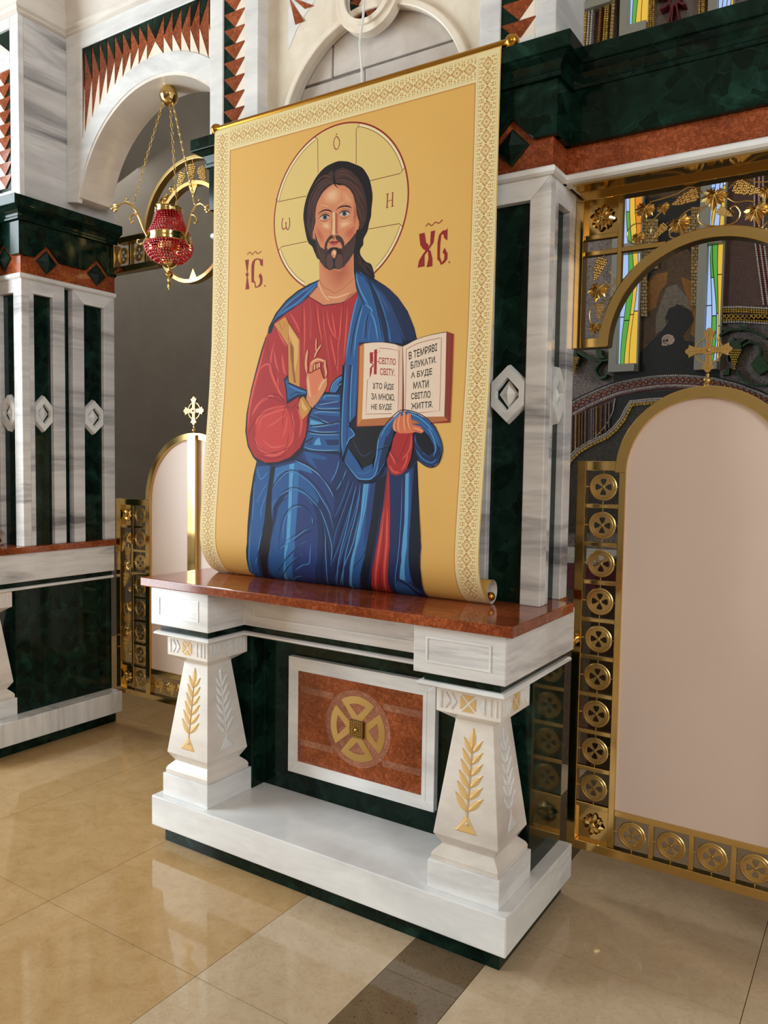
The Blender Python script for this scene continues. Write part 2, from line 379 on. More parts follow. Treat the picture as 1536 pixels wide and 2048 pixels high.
def pier(name, label, dx, yb_right, yb_left, sides):
    x0, x1 = PX0+dx, PX1+dx
    t = thing(name, label, 'pier', ((x0+x1)/2, 2.5, ZL))
    MB().box(x0+.047, x1-.047, PY+.047, yb_right, ZL, 2.87).build('core', 'green_marble', t)
    pw = .272
    pilaster(t, x1-pw, x1, PY, 'f', 'white_streaked'); pilaster(t, x0, x0+pw, PY, 'f', 'white_streaked')
    MB().box(x0+pw+.02, x1-pw-.02, PY+.02, PY+.05, ZL, ZT).build('icon_panel', 'white_plain', t)
    # faces towards the openings
    pilaster(t, PY+.0462, 2.695, x1, 's', 'side_streaked', .026)
    MB().box(x0, x0+.04, PY+.05, yb_left, ZL, ZT).build('side_slab', 'side_streaked', t)
    if sides == 'deep':
        MB().box(x1-.25, x1-.05, 2.69, 3.02, ZL, 2.87).build('jamb_core', 'green_marble', t)
        pilaster(t, 2.745, 3.02, x1, 's', 'side_streaked')
    else:
        MB().box(x0+.05, x0+.25, 2.69, 3.02, ZL, 2.87).build('jamb_core', 'green_marble', t)
    yr = 3.02 if sides == 'deep' else 2.565
    path = [(x0, yb_left), (x0, PY), (x1, PY), (x1, yr)]
    MB().sweep(path, MOLD).build('white_moulding', 'white_plain', t)
    MB().sweep(path, [(-.06, ZT+.023), (0.004, ZT+.023), (.004, 2.70), (-.06, 2.70)]).build('red_band', 'red_marble', t)
    dd = [x0+.137, XC+dx-.24, XC+dx+.24, x1-.135]
    fascia(t, x0-.0215, x1+.0215, PY, 'f', dd)
    fascia(t, PY, yr, x1, 's', [2.582, 2.895] if sides == 'deep' else [])
    MB().box(x0-.022, x0+.03, PY, yb_left, 2.597, 2.767).build('green_fascia', 'green_marble', t)
    MB().box(x0+.02, x1-.02, PY+.02, yb_right, 2.6, 2.87).build('entablature_core', 'green_marble', t)
    if sides == 'deep': MB().box(x1-.25, x1-.02, yb_right-.01, 3.02, 2.6, 2.87).build('entablature_core', 'green_marble', t)
    MB().sweep(path, CORN).build('green_cornice', 'green_marble', t, .003)
    MB().box(x0+.02, x1-.02, PY+.02, yr, 2.85, 2.876).build('cornice_bed', 'green_marble', t)
    return t
DXB = -2.865
pier('marble_pier', 'white and green marble pier standing behind the printed figure banner', 0, 2.70, 3.02, 'short')
pier('marble_pier', 'white and green marble pier with two green strips facing the arched doorway', DXB, 2.70, 2.70, 'deep')

# ------------------------------------------------------------------ upper pier of the centre with niche
ZU = 2.878
up = thing('upper_pier', 'white marble upper pier with inlaid sawtooth strips around an unfinished niche', 'pier', (-1.7, 2.5, ZU))
UX = [-2.470, -2.395, -2.276, -2.203, -1.222, -1.147, -1.024, -.955]; ZH = 4.3
MB().box(UX[0], UX[1], PY, PY+.25, ZU, ZH).build('stile', 'white_plain', up, .003)
MB().box(UX[2], UX[3], PY, PY+.25, ZU, ZH).build('stile', 'white_plain', up, .003)
MB().box(UX[4], UX[5], PY, PY+.25, ZU, ZH).build('stile', 'white_plain', up, .003)
MB().box(UX[6], UX[7], PY, PY+.25, ZU, ZH).build('stile', 'white_plain', up, .003)
MB().box(UX[1], UX[2], PY+.0, PY+.25, ZU, ZU+.02).build('bottom_rail', 'white_plain', up)
MB().box(UX[5], UX[6], PY+.0, PY+.25, ZU, ZU+.055).build('bottom_rail', 'white_plain', up)
MB().box(UX[0], UX[0]+.05, PY+.25, 2.9, ZU, ZH).build('side_slab', 'white_plain', up)
MB().box(UX[7]-.05, UX[7], PY+.25, 2.7, ZU, ZH).build('side_slab', 'side_streaked', up)
def sawtooth(par, xa, xb, ztop, n, h, flip):
    """red, green and cream triangles laid in a vertical strip"""
    y0, y1 = PY+.006, PY+.03
    MB().box(xa, xb, PY+.012, PY+.04, ZU+.0, ZH).build('inlay_bed', 'green_marble' if not flip else 'cream_inlay', par)
    xm = xa+(xb-xa)*.52
    L, Rr = (xa, xb) if not flip else (xb, xa)
    for k in range(n):
        z = ztop-k*h
        zb = z-h*.98
        if zb < ZU+.0: break
        MB().pxz([(xa, z), (xb, z), (xm, zb)], y0, y1).build('inlay_triangle', 'red_marble', par)
        MB().pxz([(Rr, z-.001), (Rr, z-h+.001), (xm, zb)], y0+.001, y1).build('inlay_triangle', 'cream_inlay' if not flip else 'green_marble', par)
        MB().pxz([(L, z-.001), (xm, zb), (L, z-h+.001)], y0+.001, y1).build('inlay_triangle', 'green_marble' if not flip else 'cream_inlay', par)
sawtooth(up, UX[1], UX[2], 3.3819+6*.0642, 14, .0642, False)
sawtooth(up, UX[5], UX[6], 2.992+4*.0642, 5, .0642, True)
# niche: beige slab with an arched opening, blocks behind
YN = 2.50; NC = (-1.70, 2.82); NR = .41
def arcpts(c, r, a0, a1, n): return [(c[0]+r*math.cos(a0+(a1-a0)*k/n), c[1]+r*math.sin(a0+(a1-a0)*k/n)) for k in range(n+1)]
a_s = math.asin((ZU-NC[1])/NR)
P = [(UX[3], ZU), (UX[3], ZH), (UX[4], ZH), (UX[4], ZU)] + arcpts(NC, NR, a_s, math.pi-a_s, 48)
MB().pxz(P, YN, YN+.04).build('niche_slab', 'beige_marble', up)
MB().arcband(NC, NR-.004, NR+.022, a_s, math.pi-a_s, YN-.016, YN+.02, 48).build('arch_bead', 'cream_inlay', up, .005)
MC = (-1.70, 3.277)
MB().arcband(MC, .095, .14, 0, 2*math.pi, YN-.03, YN+.01, 48).build('medallion_ring', 'cream_inlay', up)
MB().arcband(MC, .095, .115, 0, 2*math.pi, YN-.042, YN-.02, 48).build('medallion_bead', 'cream_inlay', up)
disc = [(MC[0]+.096*math.cos(2*math.pi*k/40), MC[1]+.096*math.sin(2*math.pi*k/40)) for k in range(40)]
MB().pxz(disc, YN-.004, YN+.02).build('medallion_field', 'green_marble', up)
def star(ro, ri, n, ph):
    return [(MC[0]+(ro if k % 2 == 0 else ri)*math.cos(ph+math.pi*k/n), MC[1]+(ro if k % 2 == 0 else ri)*math.sin(ph+math.pi*k/n)) for k in range(2*n)]
for k in range(8):
    a = math.pi/2+k*math.pi/4; d = math.pi/8
    q = [(MC[0]+r*math.cos(t), MC[1]+r*math.sin(t)) for r, t in ((.094, a), (.056, a+d), (.034, a), (.056, a-d))]
    MB().pxz(q, YN-.006, YN+.02).build('star_ray', 'red_marble', up)
MB().pxz(star(.056, .036, 8, math.pi/8), YN-.008, YN+.02).build('star_centre', 'cream_inlay', up)
# sunburst inlay in the spandrels
def inlay_poly(pts, mat, dy=.004): MB().pxz(pts, YN-dy, YN+.02).build('inlay_ray', mat, up)
for sgn in (1, -1):
    f = lambda x, z: (NC[0]+sgn*(x-NC[0]), z)
    inlay_poly([f(-2.098, 3.46), f(-2.095, 3.19), f(-2.055, 3.255), f(-2.012, 3.30), f(-1.965, 3.34), f(-1.90, 3.46)], 'white_plain', .002)
    inlay_poly([f(-2.090, 3.385), f(-2.059, 3.275), f(-2.014, 3.277)], 'red_marble')
    inlay_poly([f(-2.080, 3.385), f(-2.011, 3.321), f(-1.969, 3.321)], 'red_marble')
# concrete blocks seen through the niche
YC = 2.545
MB().box(UX[3], UX[4], YC+.012, YC+.06, ZU, ZH).build('mortar_bed', 'mortar', up)
for (x0, x1, z0, z1) in ((-2.20, -1.76, 2.74, 3.045), (-1.754, -1.20, 2.74, 3.05), (-2.20, -1.915, 3.056, 3.228), (-1.906, -1.20, 3.058, 3.236), (-2.2, -1.55, 3.243, 3.42), (-1.545, -1.2, 3.244, 3.42)):
    MB().box(x0, x1, YC, YC+.05, max(z0, ZU), z1).build('concrete_block', 'concrete_block', up, .003)
MB().box(UX[3]+.0, UX[4], YC+.06, 2.68, ZU, ZH).build('backing', 'mortar', up)
# hanging white cable
cb = MB().tube([(-1.70, 2.47, 3.30), (-1.700, 2.455, 3.24), (-1.697, 2.44, 3.15), (-1.702, 2.43, 3.08), (-1.696, 2.435, 3.02), (-1.694, 2.44, 2.94), (-1.694, 2.445, 2.884)], .0045, 8).build('cable', 'white_plastic', None, 0, True)
tag(cb, 'thin white cable hanging from the star medallion behind the banner rod', 'cable')

# ------------------------------------------------------------------ upper pier B
XB1 = PX1+DXB
ub = thing('upper_pier', 'white marble upper pier with sawtooth strip left of the doorway arch', 'pier', (XB1-.7, 2.5, ZU))
f0 = XB1-.075; f1 = f0-.12
MB().box(f0, XB1, PY, PY+.03, ZU, 3.80).build('stile', 'white_plain', ub, .003)
MB().box(f1-.6, f1-.0, PY, PY+.2, ZU, 3.80).build('front_slab', 'white_plain', ub)
MB().box(f1, f0, PY, PY+.2, ZU, ZU+.055).build('bottom_rail', 'white_plain', ub)
MB().box(f1, f0, PY, PY+.2, 3.545, 3.625).build('middle_rail', 'white_plain', ub)
MB().box(f1, f0, PY, PY+.2, 3.745, 3.80).build('top_rail', 'white_plain', ub)
MB().box(f1, f0, PY+.012, PY+.04, ZU+.05, 3.76).build('inlay_bed', 'green_marble', ub)
MB().pxz([(f1, 3.625), (f0, 3.625), (f1, 3.71)], PY+.006, PY+.03).build('inlay_triangle', 'cream_inlay', ub)
k = 0; z = 3.545
while z-.0655 > ZU+.055:
    xm = f1+.058
    MB().pxz([(f1, z), (f0-.002, z), (xm, z-.0645)], PY+.006, PY+.03).build('inlay_triangle', 'red_marble', ub)
    MB().pxz([(f1, z-.002), (xm, z-.0645), (f1, z-.064)], PY+.007, PY+.03).build('inlay_triangle', 'cream_inlay', ub)
    z -= .0655
MB().box(XB1-.1, XB1-.0005, PY+.03, 3.02, ZU, 3.80).build('side_slab', 'side_streaked', ub)
# crowning cove that runs along the pier and the arch wall
crown = [(-.03, 3.797), (.004, 3.797), (.016, 3.805), (.016, 3.812), (.010, 3.816), (.022, 3.828), (.022, 3.84), (.006, 3.846), (.014, 3.90), (.035, 3.99), (.075, 4.10), (.14, 4.22), (.14, 4.3), (-.03, 4.3)]
cr = MB().sweep([(XB1-1.5, PY), (XB1, PY), (XB1, 2.72), (UX[0], 2.72)], crown).build('crown_cove', 'cream_marble', None)
tag(cr, 'cream marble coved crown moulding above the arched doorway', 'moulding')

# ------------------------------------------------------------------ arch wall between the piers
AY = 2.72; AC = (-3.125, 2.825); AR = .595; AE = .70; XL, XR = XB1, UX[0]
aw = thing('marble_arch', 'white marble arch with red and green sawtooth inlay over the side doorway', 'arch', (-3.125, 2.8, 2.945))
s0 = math.asin((2.945-AC[1])/AR)
P = [(XL, 2.945), (XL, 3.80), (XR, 3.80), (XR, 2.945)] + arcpts(AC, AR, s0, math.pi-s0, 56)
MB().pxz(P, AY+.012, 2.92).build('arch_body', 'cream_marble', aw)
MB().pxz([(XL, 2.945), (XL, 3.80), (-3.69, 3.80), (-3.69, 3.22)]+arcpts(AC, AE, math.pi-math.asin((3.22-AC[1])/AE), math.pi-math.asin((2.945-AC[1])/AE), 6)[1:], AY-.004, AY+.02).build('frame_stile', 'white_plain', aw, .003)
MB().pxz([(-3.69, 3.71), (-3.69, 3.80), (-2.56, 3.80), (-2.56, 3.71)], AY-.004, AY+.02).build('frame_rail', 'white_plain', aw, .003)
MB().box(-2.56, XR, AY-.004, AY+.02, 2.945, 3.80).build('frame_stile', 'white_plain', aw, .003)
MB().arcband(AC, AR+.014, AE, s0*.8, math.pi-s0*.8, AY-.006, AY+.02, 56).build('archivolt', 'white_plain', aw)
MB().arcband(AC, AR-.001, AR+.014, s0, math.pi-s0, AY+.0, AY+.02, 56).build('arch_bead', 'cream_marble', aw)
def ez(x): return AC[1]+math.sqrt(max(0, AE*AE-(x-AC[0])**2))
na = 30
P = [(-3.69, 3.71), (-2.56, 3.71)]+[(x, ez(x)-.004) for x in [-2.56-(1.13)*k/na for k in range(na+1)]]
MB().pxz(P, AY+.003, AY+.015).build('inlay_bed', 'red_marble', aw)
stp = .0607
for sg in (-1, 1):
    for k in range(9):
        xa = AC[0]+sg*(stp+k*stp); xb = AC[0]+sg*(stp+(k+1)*stp)     # xa nearer the centre
        if abs(xb-AC[0]) > .562: xb = AC[0]+sg*.562
        e = ez(xa); zt = e+(3.71-e)*(.45+.012*k)
        MB().pxz([(xb, 3.7095), (xa+sg*.0008, 3.7095), (xa+sg*.0008, zt+.006)], AY+.0, AY+.01).build('inlay_triangle', 'green_marble', aw)
        MB().pxz([(xa+sg*.0008, zt-.008), (xa+sg*.0008, ez(xa)-.003), (xb, ez(xb)-.003)], AY+.0, AY+.01).build('inlay_triangle', 'cream_inlay', aw)
MB().pxz([(AC[0]-stp, 3.7095), (AC[0]+stp, 3.7095), (AC[0], 3.608)], AY, AY+.01).build('inlay_triangle', 'green_marble', aw)
MB().pxz([(AC[0]-stp, ez(AC[0]-stp)-.003), (AC[0], 3.595), (AC[0]+stp, ez(AC[0]+stp)-.003), (AC[0], ez(AC[0])-.003)], AY, AY+.01).build('inlay_triangle', 'cream_inlay', aw)

# ------------------------------------------------------------------ lintel over the royal doors
lt = thing('marble_lintel', 'dark green and red marble lintel over the brass royal doors', 'lintel', (0, 2.62, 2.48))
LX0, LX1, LY = PX1-.02, 1.4, 2.55
MB().box(LX0, LX1, LY+.005, 2.76, 2.5, 2.62).build('red_band', 'red_marble', lt)
MB().box(LX0, LX1, LY-.018, 2.76, 2.597, 2.767).build('green_fascia', 'green_marble', lt, .002)
MB().sweep([(LX0, LY), (LX1, LY)], [(d if d < 0 else d-.012, z) for d, z in CORN]).build('green_cornice', 'green_marble', lt, .003)
MB().box(LX0, LX1, LY+.03, 2.76, 2.76, 2.876).build('core', 'green_marble', lt)
MB().sweep([(LX0, LY), (LX1, LY)], MOLD).build('white_moulding', 'white_plain', lt)
MB().box(LX0+.03, LX1, LY+.02, 2.76, ZT-.001, ZT+.02).build('soffit', 'white_plain', lt)

# ================================================================== ALTARS
ZP0, ZP1 = .071, .194
def leaf_mesh(name, L, W, T, mat):
    """pointed carved leaf with a raised midrib, lying in the xz plane, base at origin, pointing +z"""
    n = 6; R = []
    pts = [(W*math.sin(math.pi*(k/n)**.9)*.5, L*k/n) for k in range(n+1)]
    vs = []; fs = []
    for w_, z in pts: vs += [(-w_, 0, z), (0, -T, z), (w_, 0, z)]
    for k in range(n):
        a = 3*k; fs += [(a, a+1, a+4, a+3), (a+1, a+2, a+5, a+4)]
    return MB().add(vs, fs).mesh(name, mat)
LEAF_G = leaf_mesh('palm_leaf_gold', .060, .0205, .0022, 'gold_leaf'); LEAF_W = leaf_mesh('palm_leaf_white', .060, .0205, .0035, 'white_plain')
def palm(leg, c, hw_fn, face, gold):
    """palm branch carved into a tapering leg face"""
    me = LEAF_G if gold else LEAF_W; mt = 'gold_leaf' if gold else 'white_plain'
    slope = math.atan2(hw_fn(.40)-hw_fn(.70), .30)
    def pos(u, z, lift=.0006):
        h = hw_fn(z)+lift
        return (c[0]+u, c[1]-h, z) if face == 'f' else (c[0]+h, c[1]+u, z)
    base = Matrix.Rotation(-slope, 4, 'X') if face == 'f' else Matrix.Rotation(math.pi/2, 4, 'Z') @ Matrix.Rotation(-slope, 4, 'X')
    L = WL[leg]
    def put(u, z, ang, s, sw=1.0):
        o = bpy.data.objects.new('palm_leaf', me); col.objects.link(o); o.parent = leg
        m = Matrix.Translation(Vector(pos(u, z))-L) @ base @ Matrix.Rotation(ang, 4, 'Y') @ Matrix.Diagonal((s*sw, 1, s, 1))
        o.matrix_local = m
    zs, ztop = .478, .665
    put(0, .655, 0, 1.15)
    for k in range(6):
        t = k/5; z = .462+.180*t
        put(-.002, z, -math.radians(38-8*t), 1.18-.24*t); put(.002, z+.004, math.radians(44-8*t), 1.14-.24*t)
    def P3(u, z, lf=.0006): return pos(u, z, lf)
    mb = MB(); w_ = .0025
    mb.prism([P3(-w_, .45), P3(w_, .45), P3(w_*.8, .668), P3(-w_*.8, .668)], [P3(-w_*.4, .45, .003), P3(w_*.4, .45, .003), P3(w_*.3, .668, .003), P3(-w_*.3, .668, .003)])
    mb.build('palm_stem', mt, leg)
    mb = MB(); A = [P3(0, .456), P3(.040, .400), P3(-.040, .400)]; mb.prism(A, [P3(0, .44, .0025), P3(.03, .404, .0025), P3(-.03, .404, .0025)]); mb.build('palm_foot', mt, leg)
    mb = MB(); mb.sphere(P3(.003, .428, .002), .0055, 8, 6); mb.build('bead', 'cream_marble', leg, 0, True)
def capmarks(leg, c, h, face, gold):
    """carved X with arrow marks on the capital"""
    def P3(u, z, lf): return (c[0]+u, c[1]-h-lf, z) if face == 'f' else (c[0]+h+lf, c[1]+u, z)
    z0, z1 = .785, .838; zc = (z0+z1)/2; r = .026
    tri = [[(-r+.005, z1), (r-.005, z1), (0, zc+.006)], [(-r+.005, z0), (0, zc-.006), (r-.005, z0)], [(-r, z0+.006), (-.005, zc), (-r, z1-.006)], [(r, z0+.006), (r, z1-.006), (.005, zc)]]
    for T in tri:
        MB().prism([P3(u, z, 0) for u, z in T], [P3(u, z, .0016) for u, z in T]).build('capital_inlay', 'gold_leaf' if gold else 'white_vertical', leg)
    for s in (-1, 1):
        for k in range(3):
            u = s*(.040+.021*k)
            T = [(u, z0), (u+s*.015, z0), (u+s*.015, z1), (u, z1)] if k == 2 else [(u+s*.017, z0), (u+s*.017, z1), (u, zc)]
            if k == 2: T = [(u+s*.01, z0), (u+s*.015, z0), (u+s*.015, z1), (u+s*.01, z1)]
            MB().prism([P3(a, b, 0) for a, b in T], [P3(a*.999, b, .003) for a, b in T]).build('capital_mark', 'white_plain', leg)
def altar(name, label, dx, xr_over, yb, ledge_yb):
    """xr_over: right ends of (base, plinth, ledge, frieze) and back depth"""
    br, pr, lr, fr = xr_over
    t = thing(name, label, 'altar', (XC+dx, 2.42, 0))
    MB().box(-2.432+dx, br, 2.162, yb, 0, ZP0).build('base', 'green_marble', t)
    MB().box(-2.468+dx, pr, 2.121, yb, ZP0, ZP1).build('plinth', 'white_vertical' if dx else 'white_plain', t, .004)
    # green carcass
    b = MB().pxy([(-2.43+dx, 2.402), (-2.178+dx, 2.402), (-2.178+dx, 2.475), (-1.205+dx, 2.475), (-1.205+dx, 2.402), (fr-.03, 2.402), (fr-.03, yb), (-2.43+dx, yb)], ZP1, .857)
    b.build('green_carcass', 'green_marble', t, .002)
    # entablature of the table
    def plan(i): return [(-2.455+i+dx, 2.11+i), (-2.14-i+dx, 2.11+i), (-2.14-i+dx, 2.31+i), (-1.24+i+dx, 2.31+i), (-1.24+i+dx, 2.11+i), (fr-i, 2.11+i), (fr-i, yb), (-2.455+i+dx, yb)]
    MB().rings([[(x, y, z) for x, y in plan(i)] for i, z in ((.030, .855), (.014, .857), (.006, .862), (.006, .868), (.014, .873))]).build('white_moulding', 'white_plain', t)
    MB().pxy(plan(.026), .873, .901).build('green_band', 'green_marble', t)
    MB().pxy(plan(0), .901, 1.053).build('frieze', 'white_streaked', t, .003)
    for a, b_, y in ((-2.410+dx, -2.190+dx, 2.11), (-1.195+dx, fr-.048, 2.11), (-2.09+dx, -1.29+dx, 2.31)):
        q = MB(); z0, z1, w_ = .937, 1.018, .006
        for (u0, u1, s0_, s1) in ((a, b_, z0, z0+w_), (a, b_, z1-w_, z1), (a, a+w_, z0+w_, z1-w_), (b_-w_, b_, z0+w_, z1-w_)): q.box(u0, u1, y-.0025, y+.001, s0_, s1)
        q.build('frieze_border', 'white_plain', t)
    MB().box(-2.486+dx, lr, 2.082, ledge_yb, 1.053, ZL).build('ledge', 'red_marble', t, .004)
    if yb > ledge_yb+.01: MB().box(-2.43+dx, fr-.03, ledge_yb, yb, 1.053, ZL).build('ledge_bed', 'red_marble', t)
    # legs
    def hw(z): return .1135+(z-.372)*(.0665-.1135)/(.735-.372)
    for s, cx in ((-1, -2.3075+dx), (1, (-1.0715 if not dx else fr-.03-.117-.0))):
        c = (cx, 2.275)
        leg = MB().sqstack(cx, 2.275, [(.1165, .286), (.1175, .303), (.1120, .314), (.0905, .335), (.1135, .372), (.0665, .735), (.0665, .742), (.108, .770), (.112, .772), (.112, .856)]).build('leg', 'cream_marble', t, .0015)
        WL[leg] = WL[t]
        MB().box(cx-.1255, cx+.1255, 2.15, 2.401, ZP1, .286).build('foot_block', 'white_plain', leg, .002)
        palm(leg, c, hw, 'f', True); palm(leg, c, hw, 's', False)
        capmarks(leg, c, .112, 'f', True); capmarks(leg, c, .112, 's', s > 0)
    # framed panel
    YF = 2.455
    fx0, fx1, fz0, fz1 = -2.027+dx, -1.343+dx, .288, .766; w_ = .053
    for nm, q in (('panel_frame', [(fx0, fz0), (fx0+w_, fz0+w_), (fx0+w_, fz1-w_), (fx0, fz1)]), ('panel_frame', [(fx1, fz1), (fx1-w_, fz1-w_), (fx1-w_, fz0+w_), (fx1, fz0)]),
                  ('panel_frame', [(fx0, fz1), (fx0+w_, fz1-w_), (fx1-w_, fz1-w_), (fx1, fz1)]), ('panel_frame', [(fx1, fz0), (fx1-w_, fz0+w_), (fx0+w_, fz0+w_), (fx0, fz0)])):
        ins = .017; cx_, cz_ = (fx0+fx1)/2, (fz0+fz1)/2
        MB().pxz(q, YF-.006, 2.48).build(nm, 'white_plain', t, .0015)
    MB().pxz([(fx0+w_-.017, fz0+w_-.017), (fx1-w_+.017, fz0+w_-.017), (fx1-w_+.017, fz1-w_+.017), (fx0+w_-.017, fz1-w_+.017)], YF-.0068, YF).build('frame_fillet', 'white_plain', t)
    pn = MB().box(fx0+w_, fx1-w_, YF-.0078, 2.478, fz0+w_, fz1-w_).build('red_panel', 'red_marble', t)
    WL[pn] = WL[t]; C = (-1.681+dx, .532); yp = YF-.0078
    for z0, z1 in ((.627, .653), (.411, .437)):
        for x0, x1 in ((-1.960+dx, C[0]-.115), (C[0]+.115, -1.399+dx)): MB().box(x0, x1, yp-.0006, yp+.004, z0, z1).build('pink_band', 'pink_marble', pn)
    MB().pxz([(C[0]+.151*math.cos(2*math.pi*k/48), C[1]+.151*math.sin(2*math.pi*k/48)) for k in range(48)], yp-.0012, yp+.004).build('pink_disc', 'pink_marble', pn)
    for k in range(4):
        a = k*math.pi/2; h = math.radians(37)
        def pt(r, t_): return (C[0]+r*math.cos(a+t_), C[1]+r*math.sin(a+t_))
        o = MB(); n = 12
        wb = .022                                            # half width of the quarter at the hub
        outer = [(C[0]+math.cos(a)*.034-math.sin(a)*(-wb), C[1]+math.sin(a)*.034+math.cos(a)*(-wb))]+[pt(.127, -h+2*h*j/n) for j in range(n+1)]+[(C[0]+math.cos(a)*.034-math.sin(a)*wb, C[1]+math.sin(a)*.034+math.cos(a)*wb)]
        inner = [pt(.052, 0)]*1+[pt(.098, -h*.62+2*h*.62*j/n) for j in range(n+1)]+[pt(.052, 0)]
        y0, y1 = yp-.0024, yp+.002; m = len(outer)
        vs = [(x, y0, z) for x, z in outer]+[(x, y0, z) for x, z in inner]+[(x, y1, z) for x, z in outer]+[(x, y1, z) for x, z in inner]; fs = []
        for j in range(m):
            q = (j+1) % m
            fs += [(j, q, m+q, m+j), (j, q, 2*m+q, 2*m+j), (m+j, m+q, 3*m+q, 3*m+j)]
        o.add(vs, fs).build('gold_quarter', 'brass_brushed', pn)
    bs = MB().box(C[0]-.032, C[0]+.032, yp-.012, yp, C[1]-.033, C[1]+.033)
    bo = bs.build('bronze_boss', 'bronze', pn, .002); orn = MB()
    random.seed(3)
    for i in range(7):
        for j in range(7):
            if (i-3)**2+(j-3)**2 < 2: continue
            orn.sphere((C[0]-.027+.009*i, yp-.012, C[1]-.027+.009*j), .0036, 6, 4)
    orn.sphere((C[0], yp-.013, C[1]), .007, 10, 6)
    orn.build('boss_ornament', 'brass', pn, 0, True)
    # bronze corner bead under the ledge
    return t
altar('marble_altar', 'white and green marble altar table with red ledge under the hanging banner', 0, (-.945, -.908, -.894, -.925), 2.70, 2.60)
altar('marble_altar', 'white and green marble altar table with red ledge beside the arched doorway', DXB, (-3.81, -3.75, -3.795, -3.815), 3.008, 3.008)
# ================================================================== BRASS ORNAMENT MESHES
def rosette_mesh():
    """wheel with four cut-out petals, radius 1, lying in the xz plane, front towards -y"""
    mb = MB(); t = .10; n = 40
    def ring(r, y): return [(r*math.cos(2*math.pi*k/n), y, r*math.sin(2*math.pi*k/n)) for k in range(n)]
    prof = [(1.0, .06), (1.0, -.06), (.94, -.14), (.86, -.14), (.83, -.07), (.79, -.07), (.76, -.12), (.70, -.12), (.68, -.06), (.60, -.05), (.60, .06)]
    R = [ring(r, y) for r, y in prof]; mb.rings(R+[R[0]], False)
    for k in range(4):                                            # flared cross arms
        a = k*math.pi/2+math.pi/4; ca, sa = math.cos(a), math.sin(a)
        def P(u, v, y): return (u*ca-v*sa, y, u*sa+v*ca)
        A = [(.0, -.10), (.22, -.08), (.45, -.15), (.62, -.30), (.62, .30), (.45, .15), (.22, .08), (0, .10)]
        mb.prism([P(u, v, -.06) for u, v in A], [P(u, v, .05) for u, v in A])
    mb.lathe((0, 0, 0), [(.001, -.10), (.06, -.09), (.09, -.05)], 10, 'y')
    for k in range(4):                                            # pins that hold the wheel
        a = k*math.pi/2; ca, sa = math.cos(a), math.sin(a)
        mb.sphere((1.16*ca, 0, 1.16*sa), .055, 8, 6); mb.tube([(.98*ca, 0, .98*sa), (1.32*ca, 0, 1.32*sa)], .028, 6)
    return mb.mesh('rosette', 'brass_brushed', smooth=False)
def vine_leaf_mesh():
    L = [(.0, -.18), (.10, -.42), (.22, -.34), (.30, -.52), (.42, -.36), (.60, -.42), (.58, -.24), (.80, -.16), (.64, -.02), (.86, .14), (.66, .20), (.74, .42), (.52, .38), (.50, .58), (.34, .50), (.28, .72), (.16, .62), (.06, 1.0)]
    pts = L+[(-x, z) for x, z in L[1:][::-1]]
    pts = [(x*(1+.05*math.sin(7*i)), z) for i, (x, z) in enumerate(pts)]
    mb = MB(); n = len(pts)
    mid = [(x*.55, z*.55+.02) for x, z in pts]
    vs = [(x, .03+.08*math.sin(5*i), z) for i, (x, z) in enumerate(pts)]+[(x, -.14-.09*math.cos(3.1*i), z) for i, (x, z) in enumerate(mid)]+[(0, -.08, .05)]
    fs = [(i, (i+1) % n, n+(i+1) % n, n+i) for i in range(n)]+[(n+i, n+(i+1) % n, 2*n) for i in range(n)]
    mb.add(vs, fs)
    vb = [(x, y+.06, z) for x, y, z in vs]; mb.add(vb, fs)
    for a in (0, .62, -.62, 1.35, -1.35):
        mb.tube([(0, -.12, -.05), (.4*math.sin(a), -.2, .05+.4*math.cos(a)), (.7*math.sin(a), -.08, .05+.7*math.cos(a))], [.035, .028, .012], 5)
    return mb.mesh('vine_leaf', 'gold_ornament', smooth=True)
def grapes_mesh():
    mb = MB(); random.seed(5); r = .105
    rows = [(.62, 5), (.45, 6), (.28, 6), (.10, 5), (-.08, 5), (-.26, 4), (-.44, 4), (-.62, 3), (-.80, 2), (-.95, 1)]
    for z, k in rows:
        w_ = (k-1)*.075
        for i in range(k):
            x = (-w_+2*w_*i/(k-1)) if k > 1 else 0
            d = math.sqrt(max(0, 1-(x/(w_+.12))**2))
            mb.sphere((x+random.uniform(-.02, .02), -.02-.16*d+random.uniform(-.02, .02), z+random.uniform(-.03, .03)), r, 8, 6)
    mb.tube([(0, 0, .6), (.02, -.02, .85), (-.03, 0, 1.02)], .035, 6)
    return mb.mesh('grape_cluster', 'gold_ornament', smooth=True)
def flower_mesh():
    mb = MB(); n = 8
    for k in range(n):
        a = 2*math.pi*k/n; R_ = .95 if k % 2 == 0 else .8; dy = 0 if k % 2 == 0 else .06
        ca, sa = math.cos(a), math.sin(a)
        def P(u, v, y): return (u*ca-v*sa, y+dy, u*sa+v*ca)
        A = [(.12, 0, -.22), (.35, -.18, -.10), (.62, -.25, -.16), (.85, -.14, -.04), (R_, 0, .0), (.85, .14, -.04), (.62, .25, -.16), (.35, .18, -.10), (.55, 0, -.30)]
        vs = [P(*q) for q in A]; mb.add(vs, [(8, i, (i+1) % 8) for i in range(8)])
    for k in range(8):
        a = 2*math.pi*(k+.5)/8; mb.sphere((.17*math.cos(a), -.26, .17*math.sin(a)), .09, 6, 4)
    mb.sphere((0, -.30, 0), .12, 8, 6)
    return mb.mesh('brass_flower', 'brass', smooth=True)
ROS, LEAF, GRAPE, FLOW = rosette_mesh(), vine_leaf_mesh(), grapes_mesh(), flower_mesh()
def ros(par, x, y, z, r): return inst('rosette', ROS, par, (x, y, z), (0, 0, 0), (r, r*.55, r))
